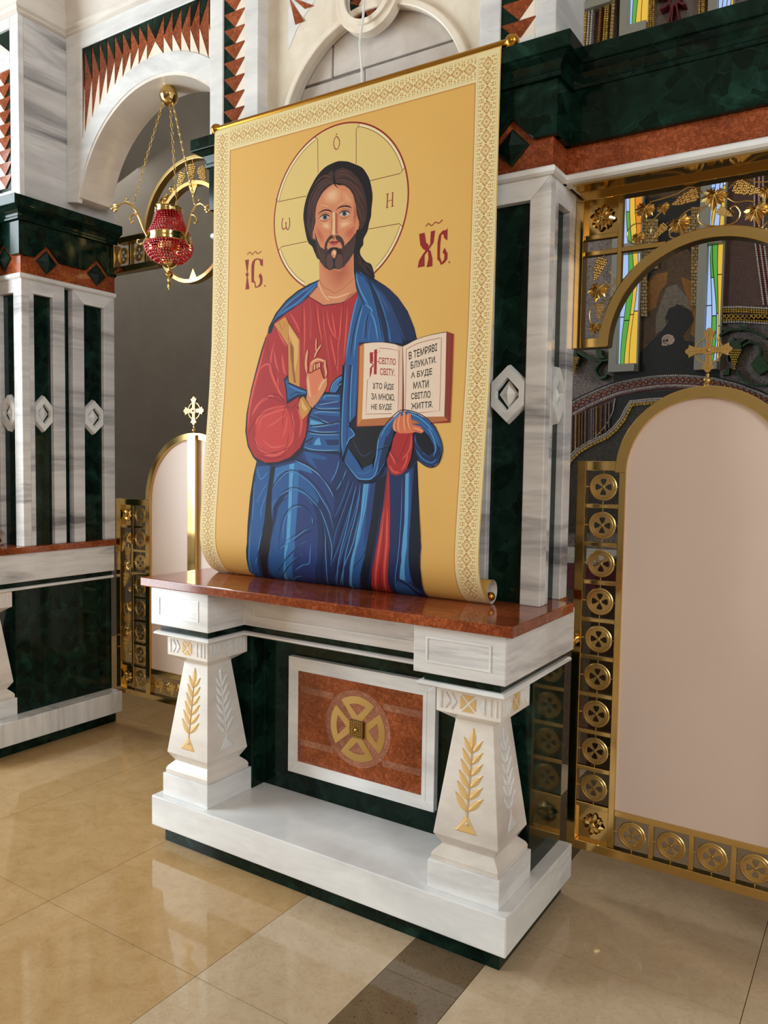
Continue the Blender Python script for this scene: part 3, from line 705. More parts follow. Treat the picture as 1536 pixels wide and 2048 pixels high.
def leaf(par, x, y, z, r, a): return inst('vine_leaf', LEAF, par, (x, y, z), (0, a, 0), (r, r, r))
def grapes(par, x, y, z, r, a): return inst('grape_cluster', GRAPE, par, (x, y, z), (0, a, 0), (r, r, r))
def flower(par, x, y, z, r): return inst('brass_flower', FLOW, par, (x, y, z), (0, .2, 0), (r, r, r))
def fbar(par, nm, x0, x1, z0, z1, y, t=.026, m='brass'): return MB().box(x0, x1, y-t/2, y+t/2, z0, z1).build(nm, m, par, .002)
def cross_finial(par, x, y, z0, s):
    """brass cross with flared arms and a ring, standing on a small knob; z0 = foot, s = arm length"""
    zc = z0+s*1.62
    MB().lathe((x, y, 0), [(.012, z0-.012), (.012, z0), (.007, z0+.006), (.013, z0+.014), (.013, z0+.02), (.006, z0+.028), (.007, z0+s*.55)], 12).build('cross_foot', 'brass_brushed', par, 0, True)
    mb = MB(); t = .006
    for k in range(4):
        a = k*math.pi/2; ca, sa = math.cos(a), math.sin(a)
        def P(u, v, yy): return (x+u*ca-v*sa, yy, zc+u*sa+v*ca)
        A = [(.12, -.13), (.55, -.15), (.86, -.30), (.88, -.16), (1.0, -.08), (1.03, 0), (1.0, .08), (.88, .16), (.86, .30), (.55, .15), (.12, .13)]
        mb.prism([P(u*s, v*s, y-t) for u, v in A], [P(u*s, v*s, y+t) for u, v in A])
    c = mb.build('cross', 'brass_brushed', par, .001); WL[c] = WL[par]
    st = MB()
    for k in range(4):
        a = k*math.pi/2
        for j in range(5): st.sphere((x+s*(.30+.13*j)*math.cos(a), y-t, zc+s*(.30+.13*j)*math.sin(a)), s*.038, 6, 4)
    st.box(x-s*.2, x+s*.2, y-t-.003, y, zc-s*.2, zc+s*.2); st.sphere((x, y-t-.003, zc), s*.09, 8, 6)
    st.build('cross_studs', 'brass_brushed', c)
    MB().arcband((x, zc), s*.56, s*.62, 0, 2*math.pi, y-.002, y+.004, 32).build('cross_ring', 'brass_brushed', c)

# ================================================================== ROYAL DOOR LEAF
GY = 2.80; GX = -.53
rd = thing('brass_door', 'arched brass door leaf with plain pink-beige panel and wheel crosses along its edge', 'door', (GX, GY, .139))
mir = lambda x: 2*GX-x
for s in (0, 1):
    q = (lambda a, b: (a, b)) if s == 0 else (lambda a, b: (mir(b), mir(a)))
    fbar(rd, 'outer_stile', *q(-.961, -.927), .139, 1.573, GY, .034)
    fbar(rd, 'inner_stile', *q(-.809, -.786), .172, 1.54, GY)
    fbar(rd, 'top_rail', *q(-.927, -.79), 1.538, 1.573, GY, .032)
    for k in range(9):
        z = 1.48-.138*k; ros(rd, -.866 if s == 0 else mir(-.866), GY-.004, z, .0495)
        if k < 9: fbar(rd, 'cross_rail', *q(-.927, -.809), z-.077, z-.061, GY, .02)
    MB().box(*q(-.927, -.809), GY+.004, GY+.008, .172, .30).build('flower_plate', 'brass', rd)
    flower(rd, -.866 if s == 0 else mir(-.866), GY-.002, .237, .045)
fbar(rd, 'bottom_rail', -.927, mir(-.927), .139, .172, GY, .034)
fbar(rd, 'band_rail', -.786, mir(-.786), .293, .314, GY, .026)
for k, x in enumerate((-.723, -.588, -.453, -.318)):
    ros(rd, x, GY-.004, .2345, .0495)
    if k < 4: fbar(rd, 'band_post', x+.0585, x+.0765, .172, .293, GY, .02)
P = [(-.786, .314), (mir(-.786), .314)]+arcpts((GX, 1.532), .2565, 0, math.pi, 40)
MB().pxz(P, GY-.004, GY+.006).build('door_panel', 'door_panel', rd)
MB().arcband((GX, 1.532), .2555, .294, 0, math.pi, GY-.0185, GY+.0185, 48).build('arch_band', 'brass', rd, .002)
cross_finial(rd, GX, GY, 1.827, .072)
kn = MB().lathe((-.950, GY-.017, .919), [(.006, -.06), (.016, -.058), (.021, -.047), (.017, -.034), (.008, -.028), (.007, -.01), (.016, -.006), (.016, 0)], 14, 'y'); kn.build('door_knob', 'brass', rd, 0, True)

# ================================================================== OVERDOOR GRILLE OF THE ROYAL DOORS
OY = 2.70; OX = -.507
og = thing('brass_grille', 'brass overdoor grille with vine leaves and grapes above the arched door', 'grille', (OX, OY, 1.96))
mo = lambda x: 2*OX-x
fbar(og, 'top_rail', -.954, mo(-.954), 2.458, 2.495, OY, .05)
MB().box(-.93, mo(-.93), 2.565, OY-.02, 2.474, 2.481).build('soffit_plate', 'brass', og)
for s in (0, 1):
    q = (lambda a, b: (a, b)) if s == 0 else (lambda a, b: (mo(b), mo(a))); f1_ = (lambda a: a) if s == 0 else mo
    fbar(og, 'outer_stile', *q(-.954, -.926), 1.96, 2.458, OY, .05)
    fbar(og, 'inner_stile', *q(-.812, -.797), 2.14, 2.458, OY)
    for z0, z1 in ((2.328, 2.344), (2.274, 2.290)): fbar(og, 'cross_rail', *q(-.926, -.812), z0, z1, OY)
    fbar(og, 'middle_rail', *q(-.797, -.655), 2.275, 2.290, OY)
    fbar(og, 'foot_rail', *q(-.926, -.833), 1.96, 1.993, OY, .05)
    MB().box(*q(-.926, -.812), OY+.006, OY+.010, 2.344, 2.458).build('flower_plate', 'brass', og)
    flower(og, f1_(-.868), OY-.002, 2.40, .048)
MB().arcband((OX, 1.956), .322, .357, 0.02, math.pi-.02, OY-.027, OY+.027, 56).build('arch_band', 'brass', og, .003)
oc = lambda x, y: at_y(1130+x/3.783, 330+y/3.783, OY)
def mmpx(v): return v/3.783*.00192
for (x, y, s, a) in ((610, 335, 82, .25), (745, 320, 52, -.2), (868, 440, 88, -.35), (558, 545, 56, -.1), (1135, 235, 96, .15), (1450, 345, 92, -.2), (255, 945, 84, .3), (232, 1225, 54, .1), (1530, 200, 60, .2)):
    p = oc(x, y); leaf(og, p.x, OY-.006, p.z, mmpx(s), math.pi+a)
for (x, y, s, a) in ((930, 255, 92, 1.25), (728, 500, 62, .75), (1370, 185, 95, -1.15), (1205, 362, 58, -1.0), (265, 780, 88, .35), (268, 1105, 60, 0.1)):
    p = oc(x, y); grapes(og, p.x, OY-.004, p.z, mmpx(s), a)
def vine(par, pts, y, fn, r=.0022, nm='vine_stem'):
    P_ = [fn(*p) for p in pts]; P_ = [Vector((p.x, y, p.z)) for p in P_]; out = []
    for i in range(len(P_)-1):
        p0, p1, p2, p3 = P_[max(i-1, 0)], P_[i], P_[i+1], P_[min(i+2, len(P_)-1)]
        for j in range(6):
            t = j/6; out.append(.5*((2*p1)+(p2-p0)*t+(2*p0-5*p1+4*p2-p3)*t*t+(3*p1-p0-3*p2+p3)*t**3))
    out.append(P_[-1]); MB().tube(out, r, 6).build(nm, 'gold_ornament', par, 0, True)
vine(og, [(590, 600), (500, 590), (470, 520), (520, 450), (620, 450), (650, 500), (600, 580)], OY, oc)
vine(og, [(600, 500), (700, 380), (760, 330)], OY, oc); vine(og, [(640, 280), (750, 250), (850, 215), (930, 170), (1010, 175), (1040, 215)], OY, oc)
vine(og, [(790, 500), (800, 545), (860, 555), (910, 535)], OY, oc); vine(og, [(880, 380), (950, 335), (1060, 320), (1130, 290)], OY, oc)
vine(og, [(1060, 320), (1005, 380), (1040, 450), (1180, 460), (1290, 430), (1325, 360), (1290, 310), (1250, 330), (1280, 360)], OY, oc)
vine(og, [(1230, 250), (1290, 280), (1380, 270), (1440, 280)], OY, oc); vine(og, [(1240, 180), (1290, 130), (1370, 110), (1460, 130), (1536, 125)], OY, oc)
vine(og, [(1380, 465), (1480, 475), (1530, 430)], OY, oc); vine(og, [(340, 805), (375, 870), (350, 920), (270, 900)], OY, oc)
vine(og, [(300, 880), (370, 960), (330, 1020), (200, 1080), (190, 1180), (230, 1210)], OY, oc)

# ================================================================== SIDE DOOR (LEFT)
SY = 3.036; SX = -3.18
sd = thing('brass_door', 'arched brass door with white panels, centre post and a grapevine column in the side doorway', 'door', (SX, SY, .178))
ms = lambda x: 2*SX-x
for s in (0, 1):
    q = (lambda a, b: (a, b)) if s == 0 else (lambda a, b: (ms(b), ms(a))); g_ = (lambda a: a) if s == 0 else ms
    fbar(sd, 'outer_stile', *q(-3.815, -3.777), .178, 1.326, SY, .034)
    fbar(sd, 'middle_stile', *q(-3.686, -3.671), .22, 1.29, SY, .024)
    fbar(sd, 'inner_stile', *q(-3.561, -3.523), .178, 1.326, SY, .034)
    fbar(sd, 'top_rail', *q(-3.777, -3.561), 1.29, 1.326, SY, .032)
    fbar(sd, 'bottom_rail', *q(-3.777, -3.561), .178, .21, SY, .034)
    for k in range(8):
        z = 1.233-.1355*k; ros(sd, g_(-3.616), SY-.004, z, .047)
        if k < 7: fbar(sd, 'cross_rail', *q(-3.671, -3.561), z-.0755, z-.060, SY, .022)
    for z in (1.165, .352): fbar(sd, 'cross_rail', *q(-3.777, -3.686), z-.008, z+.008, SY, .022)
    for z0, z1, zc in ((1.173, 1.29, 1.233), (.21, .344, .280)):
        MB().box(*q(-3.777, -3.686), SY+.005, SY+.009, z0, z1).build('flower_plate', 'brass', sd); flower(sd, g_(-3.7315), SY-.002, zc, .042)
    sg = 1 if s == 0 else -1
    for (dx_, z, r, a) in ((.012, 1.10, .045, 2.6), (.0, .94, .042, 3.5), (.018, .80, .022, 2.8), (.01, .70, .045, 2.9), (.0, .555, .045, 3.6), (.015, .425, .022, 3.1), (-.012, .62, .03, 3.0)):
        leaf(sd, g_(-3.7315)+sg*dx_, SY-.004, z, r, a*sg)
    for (dx_, z, r, a) in ((.012, 1.01, .05, -.1), (-.006, .86, .05, .25), (-.028, 1.05, .034, .3), (.012, .62, .05, -.1), (-.010, .475, .05, .1), (.02, .515, .03, .1)):
        grapes(sd, g_(-3.7315)+sg*dx_, SY-.002, z, r, a*sg)
    o_ = lambda x, z: Vector((g_(x), SY, z))
    for zb in (1.13, .73):
        vine(sd, [(-3.73, zb), (-3.765, zb-.03), (-3.755, zb-.09), (-3.72, zb-.15), (-3.755, zb-.21), (-3.745, zb-.24), (-3.73, zb-.225), (-3.735, zb-.205)], SY, o_)
        vine(sd, [(-3.72, zb-.15), (-3.71, zb-.24), (-3.735, zb-.30)], SY, o_)
    # bottom band with leaves and grapes
    fbar(sd, 'band_rail', *q(-3.523, SX), .325, .358, SY, .026); fbar(sd, 'bottom_rail', *q(-3.523, SX), .178, .21, SY, .034)
    for k, x in enumerate((-3.485, -3.39, -3.295)):
        leaf(sd, g_(x), SY-.004, .275, .042, 2.6+.5*k)
        if k < 2: grapes(sd, g_(x+.047), SY-.004, .268, .042, .1)
    vine(sd, [(-3.52, .25), (-3.50, .30), (-3.46, .31), (-3.44, .27), (-3.43, .30), (-3.40, .31), (-3.36, .29), (-3.34, .24)], SY, o_)
    P = [(g_(-3.523), .358), (SX, .358)]
    ang = [math.pi/2+math.pi/2*k/20 for k in range(21)]
    P += [(g_(SX+.343*math.cos(a)), 1.325+.343*math.sin(a)) for a in ang]
    MB().pxz(P, SY-.004, SY+.006).build('door_panel', 'door_panel', sd)
MB().arcband((SX, 1.325), .342, .378, 0, math.pi, SY-.0185, SY+.0185, 56).build('arch_band', 'brass', sd, .002)
fbar(sd, 'centre_post', SX-.035, SX, .178, 1.69, SY-.008, .03); fbar(sd, 'centre_post', SX, SX+.035, .178, 1.69, SY-.014, .034)
cross_finial(sd, SX-.005, SY, 1.70, .075)
for z in (.45, .52, 1.02, 1.05): MB().lathe((-3.795, SY-.018, z), [(.005, -.012), (.005, 0)], 8, 'y').build('hinge_pin', 'brass', sd)

# overdoor piece of the side door
VY = 3.0; VX = -3.155
og2 = thing('brass_grille', 'brass overdoor grille with two concentric rings behind the red bead lamp', 'grille', (VX, VY, 2.50))
MB().arcband((VX, 2.768), .356, .376, -.05, math.pi+.05, VY-.02, VY+.02, 64).build('outer_ring', 'brass_brushed', og2, .002)
MB().arcband((VX, 2.752), .243, .262, 0, 2*math.pi, VY-.02, VY+.02, 64).build('inner_ring', 'brass_brushed', og2)
for k in range(4):
    a = math.pi/2*k; c, s_ = math.cos(a), math.sin(a); r0, r1, h = .243, .185, .032
    MB().pxz([(VX+r0*c-h*s_, 2.752+r0*s_+h*c), (VX+r0*c+h*s_, 2.752+r0*s_-h*c), (VX+r1*c, 2.752+r1*s_)], VY-.003, VY+.003).build('ring_point', 'brass_brushed', og2)
for s in (0, 1):
    m2 = (lambda a: a) if s == 0 else (lambda a: 2*VX-a); q = lambda a, b: (min(m2(a), m2(b)), max(m2(a), m2(b)))
    fbar(og2, 'band_rail', *q(-3.737, -3.50), 2.768, 2.80, VY, .05); fbar(og2, 'band_rail', *q(-3.795, -3.40), 2.605, 2.64, VY, .05)
    fbar(og2, 'band_post', *q(-3.795, -3.765), 2.64, 2.768, VY, .05)
    for x in (-3.652, -3.52): fbar(og2, 'band_post', *q(x, x+.016), 2.64, 2.768, VY, .03)
    for x in (-3.712, -3.578): ros(og2, m2(x), VY, 2.703, .046)
    sg = 1 if s == 0 else -1
    for (x, z, r, a) in ((-3.375, 2.955, .052, 2.7), (-3.45, 2.84, .045, 3.3), (-3.31, 3.0, .035, 3.6)): leaf(og2, m2(x), VY-.004, z, r, a*sg)
    for (x, z, r, a) in ((-3.41, 2.90, .06, .1), (-3.235, 3.035, .058, .35), (-3.155, 3.06, .062, 0))[:3 if s == 0 else 2]: grapes(og2, m2(x), VY-.004, z, r, a*sg)

# ================================================================== HANGING LAMP
LXc, LYc = -3.135, 2.815
lp = thing('hanging_lamp', 'brass hanging oil lamp with rows of red beads on three chains under the arch', 'lamp', (LXc, LYc, 2.42))
def lam(nm, prof, m, n=24): return MB().lathe((LXc, LYc, 0), prof, n).build(nm, m, lp, 0, True)
def bead_mat():
    m, nt, b = new_mat('red_bead'); b.inputs['Base Color'].default_value = lin((186, 8, 22)); b.inputs['Roughness'].default_value = .06
    b.inputs['Transmission Weight'].default_value = .25; b.inputs['Specular IOR Level'].default_value = .3; b.inputs['IOR'].default_value = 1.5; b.inputs['Emission Color'].default_value = lin((255, 60, 30)); b.inputs['Emission Strength'].default_value = .05
bead_mat()
lam('ceiling_ball', [(.002, 3.328), (.022, 3.332), (.04, 3.35), (.0465, 3.372), (.0475, 3.376), (.0465, 3.380), (.042, 3.398), (.03, 3.412), (.03, 3.421)], 'brass')
lam('crown_ring', [(.060, 2.802), (.067, 2.800), (.069, 2.806), (.066, 2.816), (.069, 2.824), (.064, 2.828), (.058, 2.822), (.058, 2.806), (.060, 2.802)], 'brass', 28)
lam('gold_band', [(.103, 2.652), (.1075, 2.650), (.110, 2.655), (.108, 2.670), (.110, 2.688), (.107, 2.692), (.102, 2.690), (.103, 2.652)], 'brass', 32)
lam('oil_cup', [(.002, 2.60), (.05, 2.62), (.06, 2.67), (.058, 2.69), (.052, 2.67), (.002, 2.63)], 'gold_ornament')
lam('bottom_cup', [(.002, 2.530), (.02, 2.531), (.038, 2.543), (.047, 2.560), (.044, 2.562), (.002, 2.552)], 'brass')
lam('finial', [(.004, 2.535), (.007, 2.52), (.005, 2.512), (.018, 2.504), (.022, 2.494), (.017, 2.484), (.006, 2.478), (.009, 2.470), (.006, 2.458), (.012, 2.452), (.006, 2.446), (.008, 2.434), (.003, 2.424), (.001, 2.418)], 'brass', 14)
def beads(nm, rows):
    mb = MB()
    for r, z in rows:
        n = max(12, int(2*math.pi*r/.0135))
        for k in range(n):
            a = 2*math.pi*(k+.5*(int(z*1000) % 2))/n; mb.sphere((LXc+r*math.cos(a), LYc+r*math.sin(a), z), .0062, 6, 4, (1, 1, .85))
    o = mb.build(nm, 'red_bead', lp); o['kind'] = 'stuff'
beads('upper_bead_skirt', [(.062+(.105-.062)*(k/9)**1.5, 2.798-.0118*k) for k in range(10)])
beads('lower_bead_bowl', [(.119*math.sin(math.acos(max(-1, min(1, (k/8.5)))))**.9+.0 if k else .114, 2.645-.0118*k) for k in range(9)])
# arms and chains
fw = Vector((CF.x, CF.y, 0)).normalized(); rt = Vector((CR.x, CR.y, 0)).normalized()
link = MB()
for k in range(12):
    a0, a1 = 2*math.pi*k/12, 2*math.pi*(k+1)/12
link.tube([(.0052*math.cos(2*math.pi*k/12), 0, .0125*math.sin(2*math.pi*k/12)) for k in range(13)], .0018, 5)
LINK = link.mesh('chain_link', 'gold_ornament', smooth=True)
for ang in (150, 30, 270):
    dv = rt*math.cos(math.radians(ang))-fw*math.sin(math.radians(ang)); C0 = Vector((LXc, LYc, 0))
    pts = [(.108, 2.668), (.125, 2.70), (.142, 2.745), (.16, 2.785), (.185, 2.812), (.215, 2.818), (.235, 2.806), (.25, 2.79)]
    arm = MB().tube([C0+dv*u+Vector((0, 0, z)) for u, z in pts], [.005, .006, .007, .0075, .007, .006, .005, .004], 8)
    arm.tube([C0+dv*u+Vector((0, 0, z)) for u, z in ((.152, 2.772), (.172, 2.768), (.190, 2.752), (.192, 2.735), (.182, 2.726), (.172, 2.732), (.174, 2.742))], [.006, .006, .0055, .005, .0045, .004, .003], 8)
    arm.tube([C0+dv*u+Vector((0, 0, z)) for u, z in ((.112, 2.66), (.125, 2.632), (.145, 2.622), (.158, 2.63), (.156, 2.645), (.147, 2.645))], [.005, .005, .0045, .004, .0035, .003], 8)
    arm.sphere(C0+dv*.205+Vector((0, 0, 2.835)), .007, 8, 6); arm.sphere(C0+dv*.182+Vector((0, 0, 2.726)), .007, 8, 6)
    ao = arm.build('arm', 'gold_ornament', lp, 0, True)
    tip = MB()
    for k in range(7):
        a = 2*math.pi*k/7; e = C0+dv*(.262)+Vector((0, 0, 2.783)); s1 = Vector((-dv.y, dv.x, 0))
        tip.sphere(e+s1*(.014*math.cos(a))+Vector((0, 0, .014*math.sin(a))), .009, 6, 5)
    tip.sphere(C0+dv*.275+Vector((0, 0, 2.778)), .012, 8, 6); tip.build('arm_flower', 'gold_ornament', lp, 0, True)
    A = C0+dv*.176+Vector((0, 0, 2.822)); B = C0+dv*.030+Vector((0, 0, 3.335)); n = int((B-A).length/.0205)
    cm = MB()
    for k in range(n+1):
        p = A.lerp(B, k/n); d = (B-A).normalized(); q = d.to_track_quat('Z', 'Y').to_matrix() @ Matrix.Rotation(math.pi/2*(k % 2), 3, 'Z')
        n0 = len(cm.v)
        cm.add([p+q @ Vector(v.co) for v in LINK.vertices], [tuple(f.vertices) for f in LINK.polygons])
    cm.build('chain', 'gold_ornament', lp, 0, True)
plain('flame', (255, 214, 150), .5, 0, .5, (255, 190, 110), 25)
for ang in (200, 330, 275):
    dv = rt*math.cos(math.radians(ang))-fw*math.sin(math.radians(ang)); p = Vector((LXc, LYc, 2.642))+dv*.113
    MB().sphere((p.x, p.y, p.z), .0075, 10, 8, (1, 1, 1.5)).build('bulb', 'flame', lp, 0, True)
l = bpy.data.lights.new('lamp_glow', 'POINT'); l.energy = 1.5; l.color = (1, .55, .25); l.shadow_soft_size = .03
lo = bpy.data.objects.new('lamp_glow', l); col.objects.link(lo); lo.location = (LXc, LYc, 2.64)
# ================================================================== BANNER
BX0, BX1 = -2.362, -1.104
PROF = [(2.3635, 2.8835), (2.3605, 2.870), (2.359, 2.80), (2.358, 2.70), (2.356, 2.50), (2.352, 2.243), (2.346, 2.02), (2.332, 1.82), (2.314, 1.63), (2.296, 1.44), (2.284, 1.31), (2.282, 1.245), (2.287, 1.205), (2.299, 1.172), (2.316, 1.144), (2.336, 1.120), (2.356, 1.104), (2.375, 1.0945)]
RC = (2.390, 1.1305); RR = .0425
a0 = math.atan2(1.0945-RC[1], 2.375-RC[0])
NF = len(PROF)
for k in range(1, 40):
    a = a0+2*math.pi*k/24; r = RR-.0105*(k/39.0)
    PROF.append((RC[0]+r*math.cos(a), RC[1]+r*math.sin(a)))
SL = [0.0]
for i in range(1, len(PROF)): SL.append(SL[-1]+math.hypot(PROF[i][0]-PROF[i-1][0], PROF[i][1]-PROF[i-1][1]))
SFRONT = SL[NF-1]+.012
def surf(x, s, off=0.0):
    i = 0
    while i < len(SL)-2 and SL[i+1] < s: i += 1
    t = (s-SL[i])/(SL[i+1]-SL[i]); (y0, z0), (y1, z1) = PROF[i], PROF[i+1]
    def nrm(j):
        j0, j1 = max(j-1, 0), min(j+1, len(PROF)-1); dy, dz = PROF[j1][0]-PROF[j0][0], PROF[j1][1]-PROF[j0][1]; l_ = math.hypot(dy, dz); return (dz/l_, -dy/l_)
    n0, n1 = nrm(i), nrm(i+1)
    return (x, y0+(y1-y0)*t+(n0[0]+(n1[0]-n0[0])*t)*off, z0+(z1-z0)*t+(n0[1]+(n1[1]-n0[1])*t)*off)
def px2s(px, py):
    d = ray(px, py); best = None
    for i in range(NF+1):
        (y0, z0), (y1, z1) = PROF[i], PROF[i+1]; ey, ez_ = y1-y0, z1-z0
        den = d.y*ez_-d.z*ey
        if abs(den) < 1e-9: continue
        t = ((y0-CAM.y)*ez_-(z0-CAM.z)*ey)/den
        u = ((CAM.y+d.y*t-y0)*ey+(CAM.z+d.z*t-z0)*ez_)/(ey*ey+ez_*ez_)
        lo_ = -9 if i == 0 else -1e-6
        if lo_ <= u <= 1+1e-6 and t > 0:
            if best is None or t < best[0]: best = (t, CAM.x+d.x*t, SL[i]+u*(SL[i+1]-SL[i]))
    if best is None:                                       # grazes past the lower curl
        t = (PROF[NF-1][0])/d.y; return (CAM.x+d.x*t, SFRONT)
    return (best[1], min(best[2], SFRONT))
FR = {'T': (400, 220, 2.56), 'B': (400, 660, 2.56), 'F': (590, 320, 7.317), 'K': (700, 640, 6.678), 'H': (480, 560, 6.4), 'L': (480, 860, 5.486), 'R': (660, 820, 5.121), 'S': (480, 480, 10.97), 'U': (690, 540, 9.035), 'W': (590, 730, 10.24)}
def fr(p, F_):
    ox, oy, s = FR[F_]; return px2s(ox+p[0]/s, oy+p[1]/s)
def pts_of(spec):
    """spec: 'T 1,2 3,4 B 5,6' -> list of (x, s) on the banner"""
    out = []; F_ = None
    for tok in spec.split():
        if tok in FR: F_ = tok
        else:
            a, b = tok.split(','); out.append(fr((float(a), float(b)), F_))
    return out
def smooth_pts(P, closed=False, n=5):
    if len(P) < 3: return P
    out = []; m = len(P); rng = range(m if closed else m-1)
    for i in rng:
        g = (lambda j: P[j % m]) if closed else (lambda j: P[max(0, min(m-1, j))])
        p0, p1, p2, p3 = g(i-1), g(i), g(i+1), g(i+2)
        for j in range(n):
            t = j/n; out.append(tuple(.5*(2*p1[c]+(p2[c]-p0[c])*t+(2*p0[c]-5*p1[c]+4*p2[c]-p3[c])*t*t+(3*p1[c]-p0[c]-3*p2[c]+p3[c])*t**3) for c in (0, 1)))
    if not closed: out.append(P[-1])
    return out
class Print:
    layer = 0
    def __init__(s): s.tri = []; s.mats = []
    def mi(s, c):
        nm = 'print_%02x%02x%02x' % c
        if nm not in M: plain(nm, tuple(v*.92 for v in c), .55, 0, .18)
        if nm not in s.mats: s.mats.append(nm)
        return s.mats.index(nm)
    def poly(s, c, P, sm=False):
        if isinstance(P, str): P = pts_of(P)
        if sm: P = smooth_pts(P, True, 4)
        Print.layer += 1; z = .00035+Print.layer*.000002; k = s.mi(c)
        for t in tessellate_polygon([[Vector((a, b, 0)) for a, b in P]]): s.tri.append(([(P[i][0], P[i][1], z) for i in t], k))
    def line(s, c, P, w, sm=True, taper=0.0):
        """w in photograph pixels (about 1.7 mm each)"""
        if isinstance(P, str): P = pts_of(P)
        if sm and len(P) > 2: P = smooth_pts(P, False, 5)
        Print.layer += 1; z = .00035+Print.layer*.000002; k = s.mi(c); W_ = w*.0017; n = len(P); L_ = []
        for i in range(n):
            dx_, dy_ = P[min(i+1, n-1)][0]-P[max(i-1, 0)][0], P[min(i+1, n-1)][1]-P[max(i-1, 0)][1]; l_ = math.hypot(dx_, dy_) or 1
            t = i/(n-1) if n > 1 else 0; f = 1.0
            if taper: f = min(1, .12+min(t, 1-t)/taper)
            L_.append(((P[i][0]-dy_/l_*W_/2*f, P[i][1]+dx_/l_*W_/2*f, z), (P[i][0]+dy_/l_*W_/2*f, P[i][1]-dx_/l_*W_/2*f, z)))
        for i in range(n-1):
            a, b = L_[i]; c_, d = L_[i+1]; s.tri.append(([a, b, d], k)); s.tri.append(([a, d, c_], k))
    def soft(s, c0, c1, P, w, n=4, taper=.25, sm=True):
        if isinstance(P, str): P = pts_of(P)
        for i in range(n):
            t = i/(n-1); s.line(tuple(int(c0[j]+(c1[j]-c0[j])*t) for j in range(3)), P, w*(1-.72*t), sm, taper)
    def blob(s, c0, c1, P, n=6, k=.3):
        P = smooth_pts(pts_of(P), True, 4); cx = sum(a for a, b in P)/len(P); cy = sum(b for a, b in P)/len(P)
        for i in range(1, n+1):
            t = i/n; f = 1.12-(1.12-k)*t; s.poly(tuple(int(c0[j]+(c1[j]-c0[j])*t) for j in range(3)), [(cx+(a-cx)*f, cy+(b-cy)*f) for a, b in P])
    def build(s, name, parent):
        vs = []; fs = []
        bm = bmesh.new()
        for T_, k in s.tri:
            f = None
            try: f = bm.faces.new([bm.verts.new(p) for p in T_])
            except ValueError: continue
            f.material_index = k
        for kn in SL[1:NF+3]:
            geom = bm.verts[:]+bm.edges[:]+bm.faces[:]
            bmesh.ops.bisect_plane(bm, geom=geom, dist=1e-7, plane_co=(0, kn, 0), plane_no=(0, 1, 0))
        L_ = WL[parent]
        nv = []
        for v in bm.verts:
            x_, s_, o_ = v.co; p0 = Vector(surf(x_, s_, 0)); p = Vector(surf(x_, s_, .01)); nv.append((p-p0).normalized())
            v.co = Vector(surf(x_, s_, o_))-L_
        bm.normal_update(); bm.verts.index_update()
        fl = []
        for f in bm.faces:
            f.smooth = True
            if f.normal.dot(nv[f.verts[0].index]) < 0: fl.append(f)
        bmesh.ops.reverse_faces(bm, faces=fl)
        me = bpy.data.meshes.new(name); bm.to_mesh(me); bm.free()
        me.normals_split_custom_set_from_vertices([nv[i] for i in range(len(me.vertices))])
        for m in s.mats: me.materials.append(M[m])
        o = bpy.data.objects.new(name, me); col.objects.link(o); o.parent = parent; return o
mottled('banner_gold', (212, 164, 88), (216, 170, 93), 1.4, .55, 2, .18)
mottled('banner_back', (232, 226, 214), (238, 232, 222), 6, .5)
def banner(name, label, dx, group=None):
    t = thing(name, label, 'banner', (XC+dx, 2.36, ZL))
    n = len(PROF); v = []; f = []
    for k, (y, z) in enumerate(PROF): v += [(BX0+dx, y, z), (BX1+dx, y, z)]
    for k in range(n-1): f.append((2*k, 2*k+1, 2*k+3, 2*k+2))
    b = []
    for k in range(n):
        j0, j1 = max(k-1, 0), min(k+1, n-1); dy, dz = PROF[j1][0]-PROF[j0][0], PROF[j1][1]-PROF[j0][1]; l_ = math.hypot(dy, dz); e = .0009
        b += [(BX0+dx, PROF[k][0]-dz/l_*e, PROF[k][1]+dy/l_*e), (BX1+dx, PROF[k][0]-dz/l_*e, PROF[k][1]+dy/l_*e)]
    mb = MB(); mb.add(v, f); mb.mi = 1; mb.add(b, [q[::-1] for q in f])
    m = 2*n; ed = [(2*k, 2*k+2, m+2*k+2, m+2*k) for k in range(n-1)]+[(2*k+1, 2*k+3, m+2*k+3, m+2*k+1) for k in range(n-1)]
    n0 = 0; mb.f += [list(q) for q in ed]; mb.m += [1]*len(ed)
    cv = mb.build('canvas', ['banner_gold', 'banner_back'], t, 0, True); WL[cv] = WL[t]
    for yy, zz, x0, x1, nm in ((2.377, 2.8935, BX0+.012, BX1+.012, 'rod'), (2.391, 1.113, BX0, BX1, 'roller')):
        MB().lathe((0, yy, zz), [(.0125, x0+dx), (.0125, x1+dx)], 16, 'x').build(nm, 'rod_gold', t, 0, True)
        for x, sg in ((x0+dx, -1), (x1+dx, 1)):
            rr = .0235 if nm == 'rod' else .0155
            q = MB().sphere((x+sg*(rr*.75 if nm == 'rod' else -.006), yy, zz), rr, 20, 14)
            q.build('finial', 'rod_gold', t, 0, True)
    return t, cv
bn, cv = banner('icon_banner', 'gold printed banner of a haloed robed figure holding an open book', 0)
b2, cv2 = banner('icon_banner', 'gold banner with its rolled lower end on the altar beside the doorway', DXB)
